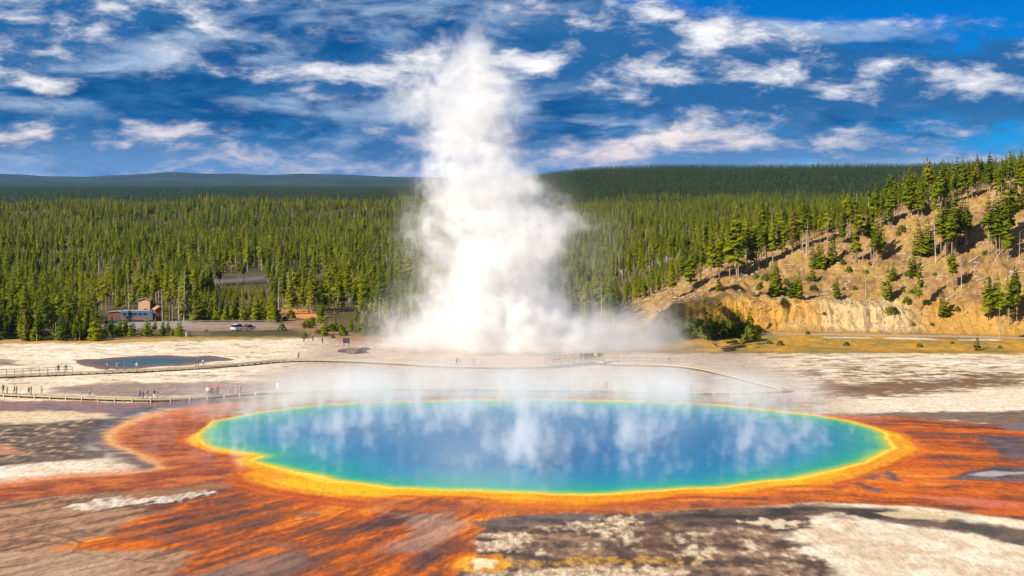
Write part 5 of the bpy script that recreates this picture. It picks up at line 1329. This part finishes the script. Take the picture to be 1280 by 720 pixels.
# ------------------------------------------------------------------ steam: real scattering volumes with density grids
def steam_material(name, dens, aniso=0.25, colr=(1, 1, 1)):
    m = bpy.data.materials.new(name); m.use_nodes = True; t = m.node_tree; t.nodes.clear(); b = NB(t)
    out = b.node('ShaderNodeOutputMaterial'); pv = b.node('ShaderNodeVolumePrincipled')
    pv.inputs['Density'].default_value = dens; pv.inputs['Anisotropy'].default_value = aniso; pv.inputs['Color'].default_value = (*colr, 1)
    t.links.new(pv.outputs[0], out.inputs['Volume'])
    m.cycles.volume_sampling = 'MULTIPLE_IMPORTANCE'
    return m

def volume_object(name, mat, lo, hi, voxel, field, loc=(0, 0, 0), **props):
    """a body of steam: its density is evaluated on a voxel grid by geometry nodes"""
    g = bpy.data.node_groups.new(name, 'GeometryNodeTree')
    g.interface.new_socket('Geometry', in_out='OUTPUT', socket_type='NodeSocketGeometry')
    b = NB(g)
    out = b.node('NodeGroupOutput'); vc = b.node('GeometryNodeVolumeCube'); sm = b.node('GeometryNodeSetMaterial')
    vc.inputs['Min'].default_value = lo; vc.inputs['Max'].default_value = hi
    for ax, k in zip('XYZ', range(3)): vc.inputs['Resolution ' + ax].default_value = max(4, int((hi[k] - lo[k]) / voxel[k]))
    vc.inputs['Background'].default_value = 0.0
    pos = b.node('GeometryNodeInputPosition').outputs[0]
    b.put(vc.inputs['Density'], field(b, pos))
    sm.inputs['Material'].default_value = mat
    g.links.new(vc.outputs[0], sm.inputs[0]); g.links.new(sm.outputs[0], out.inputs[0])
    me = bpy.data.meshes.new(name); me.materials.append(mat)
    o = bpy.data.objects.new(name, me); col.objects.link(o); o.location = loc
    md = o.modifiers.new("steam", 'NODES'); md.node_group = g
    for k, v in props.items(): o[k] = v
    return o

def half(b, col_): return b.v('SUBTRACT', col_, (0.5, 0.5, 0.5))

def plume_field(b, pos):
    zz = b.xyz(pos)[2]
    w1 = b.v('SCALE', half(b, b.noise(pos, 0.05, 2, 0.5, color=True)), scale=b.ramp(zz, 2, 50, 5.0, 12.0))
    w2 = b.v('SCALE', half(b, b.noise(pos, 0.16, 3, 0.55, color=True)), scale=b.ramp(zz, 2, 50, 4.0, 9.0))
    q = b.v('ADD', pos, b.v('ADD', w1, w2))
    x, y, z = b.xyz(q)
    prof = [(0, 0.0, 26, 2.8), (7, -2.0, 22.5, 2.8), (16, -2.5, 20.5, 2.2), (26, -3.0, 20.5, 1.9), (32, -4.2, 20, 1.5), (37, -5.4, 18, 1.1), (42, -7.0, 14, 1.3), (46.5, -8.6, 12.5, 1.3),
            (52, -10.5, 13.5, 1.2), (57.7, -14.2, 16.5, 1.2), (63, -11.5, 13, 1.1), (68, -10, 9.5, 1.0), (72, -9, 7, 0.9), (76, -8, 4.8, 0.7), (82, -6, 2.0, 0.5)]
    cx = b.curve(z, [(p[0], p[1]) for p in prof], 0, 82, -14, 2)
    rr = b.curve(z, [(p[0], p[2]) for p in prof], 0, 82, 0, 30)
    kk = b.curve(z, [(p[0], p[3]) for p in prof], 0, 82, 0, 4)
    dx = b.div(b.sub(x, cx), rr); dy = b.div(y, b.mul(rr, 0.75))
    rad = b.m('SQRT', b.add(b.mul(dx, dx), b.mul(dy, dy)))
    n1 = b.sub(b.noise(q, 0.085, 4, 0.55), 0.5)
    n2 = b.sub(b.noise(q, 0.30, 6, 0.62), 0.5)
    thin = b.ramp(z, 15, 50, 0.75, 1.35)
    f = b.add(b.mul(b.sub(1.0, rad), 1.15), b.mul(b.add(b.mul(n1, 2.2), b.mul(n2, 1.9)), thin))
    core = b.m('POWER', b.ramp(f, 0.02, b.ramp(z, 15, 50, 0.85, 1.0)), 1.4)
    soft = b.mul(b.ramp(f, -0.55, 0.45), 0.05)
    # hollow out the upper column so that the sky shows between the billows
    d = b.mul(b.add(core, soft), kk)
    # low fog drifting along the ground to both sides
    fx = b.div(b.sub(x, 4.0), 42.0); fy = b.div(y, 15.0)
    fr = b.sub(1.0, b.m('SQRT', b.add(b.mul(fx, fx), b.mul(fy, fy))))
    fh = b.ramp(b.add(z, b.mul(n1, -18.0)), 1.0, 12.0, 1.0, 0.0)
    fog = b.mul(b.mul(b.ramp(b.add(fr, b.mul(n2, 0.6)), 0.0, 0.35), fh), 0.62)
    d = b.add(d, fog)
    # thin mist creeping forward over the flats towards the pool
    gx = b.div(b.sub(x, 4.0), 52.0); gy = b.div(b.add(y, 34.0), 46.0)
    gr_ = b.sub(1.0, b.m('SQRT', b.add(b.mul(gx, gx), b.mul(gy, gy))))
    creep = b.mul(b.mul(b.ramp(b.add(gr_, b.mul(n1, 1.2)), 0.05, 0.7), b.ramp(z, 0.0, 6.0, 1.0, 0.0)), 0.16)
    d = b.add(d, creep)
    return b.mul(d, b.ramp(zz, 0.0, 1.2))
PX, PY = G(640, 438)
volume_object("steam_plume", steam_material("steam", 0.13, 0.0, (0.99, 0.994, 1.0)), (-52, -78, 0.1), (56, 26, 84), (0.42, 0.8, 0.42), plume_field, (PX, PY, 0), kind="stuff", label="tall white column of steam rising behind the boardwalk")

def mist_field(b, pos):
    x, y, z = b.xyz(pos)
    w = b.v('SCALE', half(b, b.noise(pos, 0.22, 3, 0.55, color=True)), scale=3.0)
    q = b.v('MULTIPLY', b.v('ADD', pos, w), (1.35, 0.7, 0.32))
    rx = b.div(x, 58.0); ry = b.div(y, 46.0)
    rad = b.m('SQRT', b.add(b.mul(rx, rx), b.mul(ry, ry)))
    over = b.ramp(b.sub(rad, b.ramp(y, 10, 45, 0.0, 0.30)), 1.12, 0.72)
    n1 = b.noise(q, 0.38, 5, 0.62); n2 = b.noise(q, 0.06, 3, 0.5)
    t = b.add(n1, b.mul(b.sub(n2, 0.5), 0.55))
    # more steam towards the far shore and above the hottest middle
    t = b.add(t, b.add(b.mul(b.ramp(y, -46.0, 46.0, -0.5, 1.0), 0.05), b.mul(b.ramp(z, 0.0, 7.0), -0.17)))
    cx = b.div(b.add(x, b.mul(b.sub(n2, 0.5), 6.0)), 4.5); cyy = b.div(b.add(y, 22.0), 16.0)
    colm = b.m('EXPONENT', b.mul(b.add(b.mul(cx, cx), b.mul(cyy, cyy)), -1.0))
    t = b.add(t, b.mul(colm, 0.16))
    tuft = b.ramp(t, 0.535, 0.72)
    fade = b.mul(b.ramp(z, 0.05, 0.5), b.ramp(z, b.add(3.5, b.mul(colm, 6.0)), b.add(7.5, b.mul(colm, 8.0)), 1.0, 0.0))
    veil = b.mul(b.mul(b.ramp(y, 14.0, 42.0), b.ramp(n2, 0.30, 0.60)), 0.48)
    return b.mul(b.mul(b.add(tuft, veil), over), fade)
MX, MY = G(672, 552)
volume_object("pool_mist", steam_material("mist", 0.15, 0.0, (0.93, 0.95, 0.98)), (-68, -52, 0.0), (68, 62, 16), (0.5, 0.7, 0.4), mist_field, (MX - 3, MY + 3, 0.12), kind="stuff", label="thin wisps of steam drifting over the blue pool")

# ------------------------------------------------------------------ air
def haze_box():
    m = bpy.data.materials.new("air"); m.use_nodes = True; t = m.node_tree; t.nodes.clear(); b = NB(t)
    out = b.node('ShaderNodeOutputMaterial'); pv = b.node('ShaderNodeVolumePrincipled')
    pv.inputs['Density'].default_value = 0.000024; pv.inputs['Color'].default_value = (0.18, 0.42, 0.96, 1); pv.inputs['Anisotropy'].default_value = 0.1
    t.links.new(pv.outputs[0], out.inputs['Volume'])
    v, f = box_q(-15000, 15000, -500, 41000, float(GZ.min()) - 1.0, max(90.0, float(GZ.max()) + 22.0))
    me = mesh_from("haze", v, f); me.materials.append(m)
    link("haze", me, None, None, kind="stuff", label="thin blue air between the flats and the mountains")
haze_box()
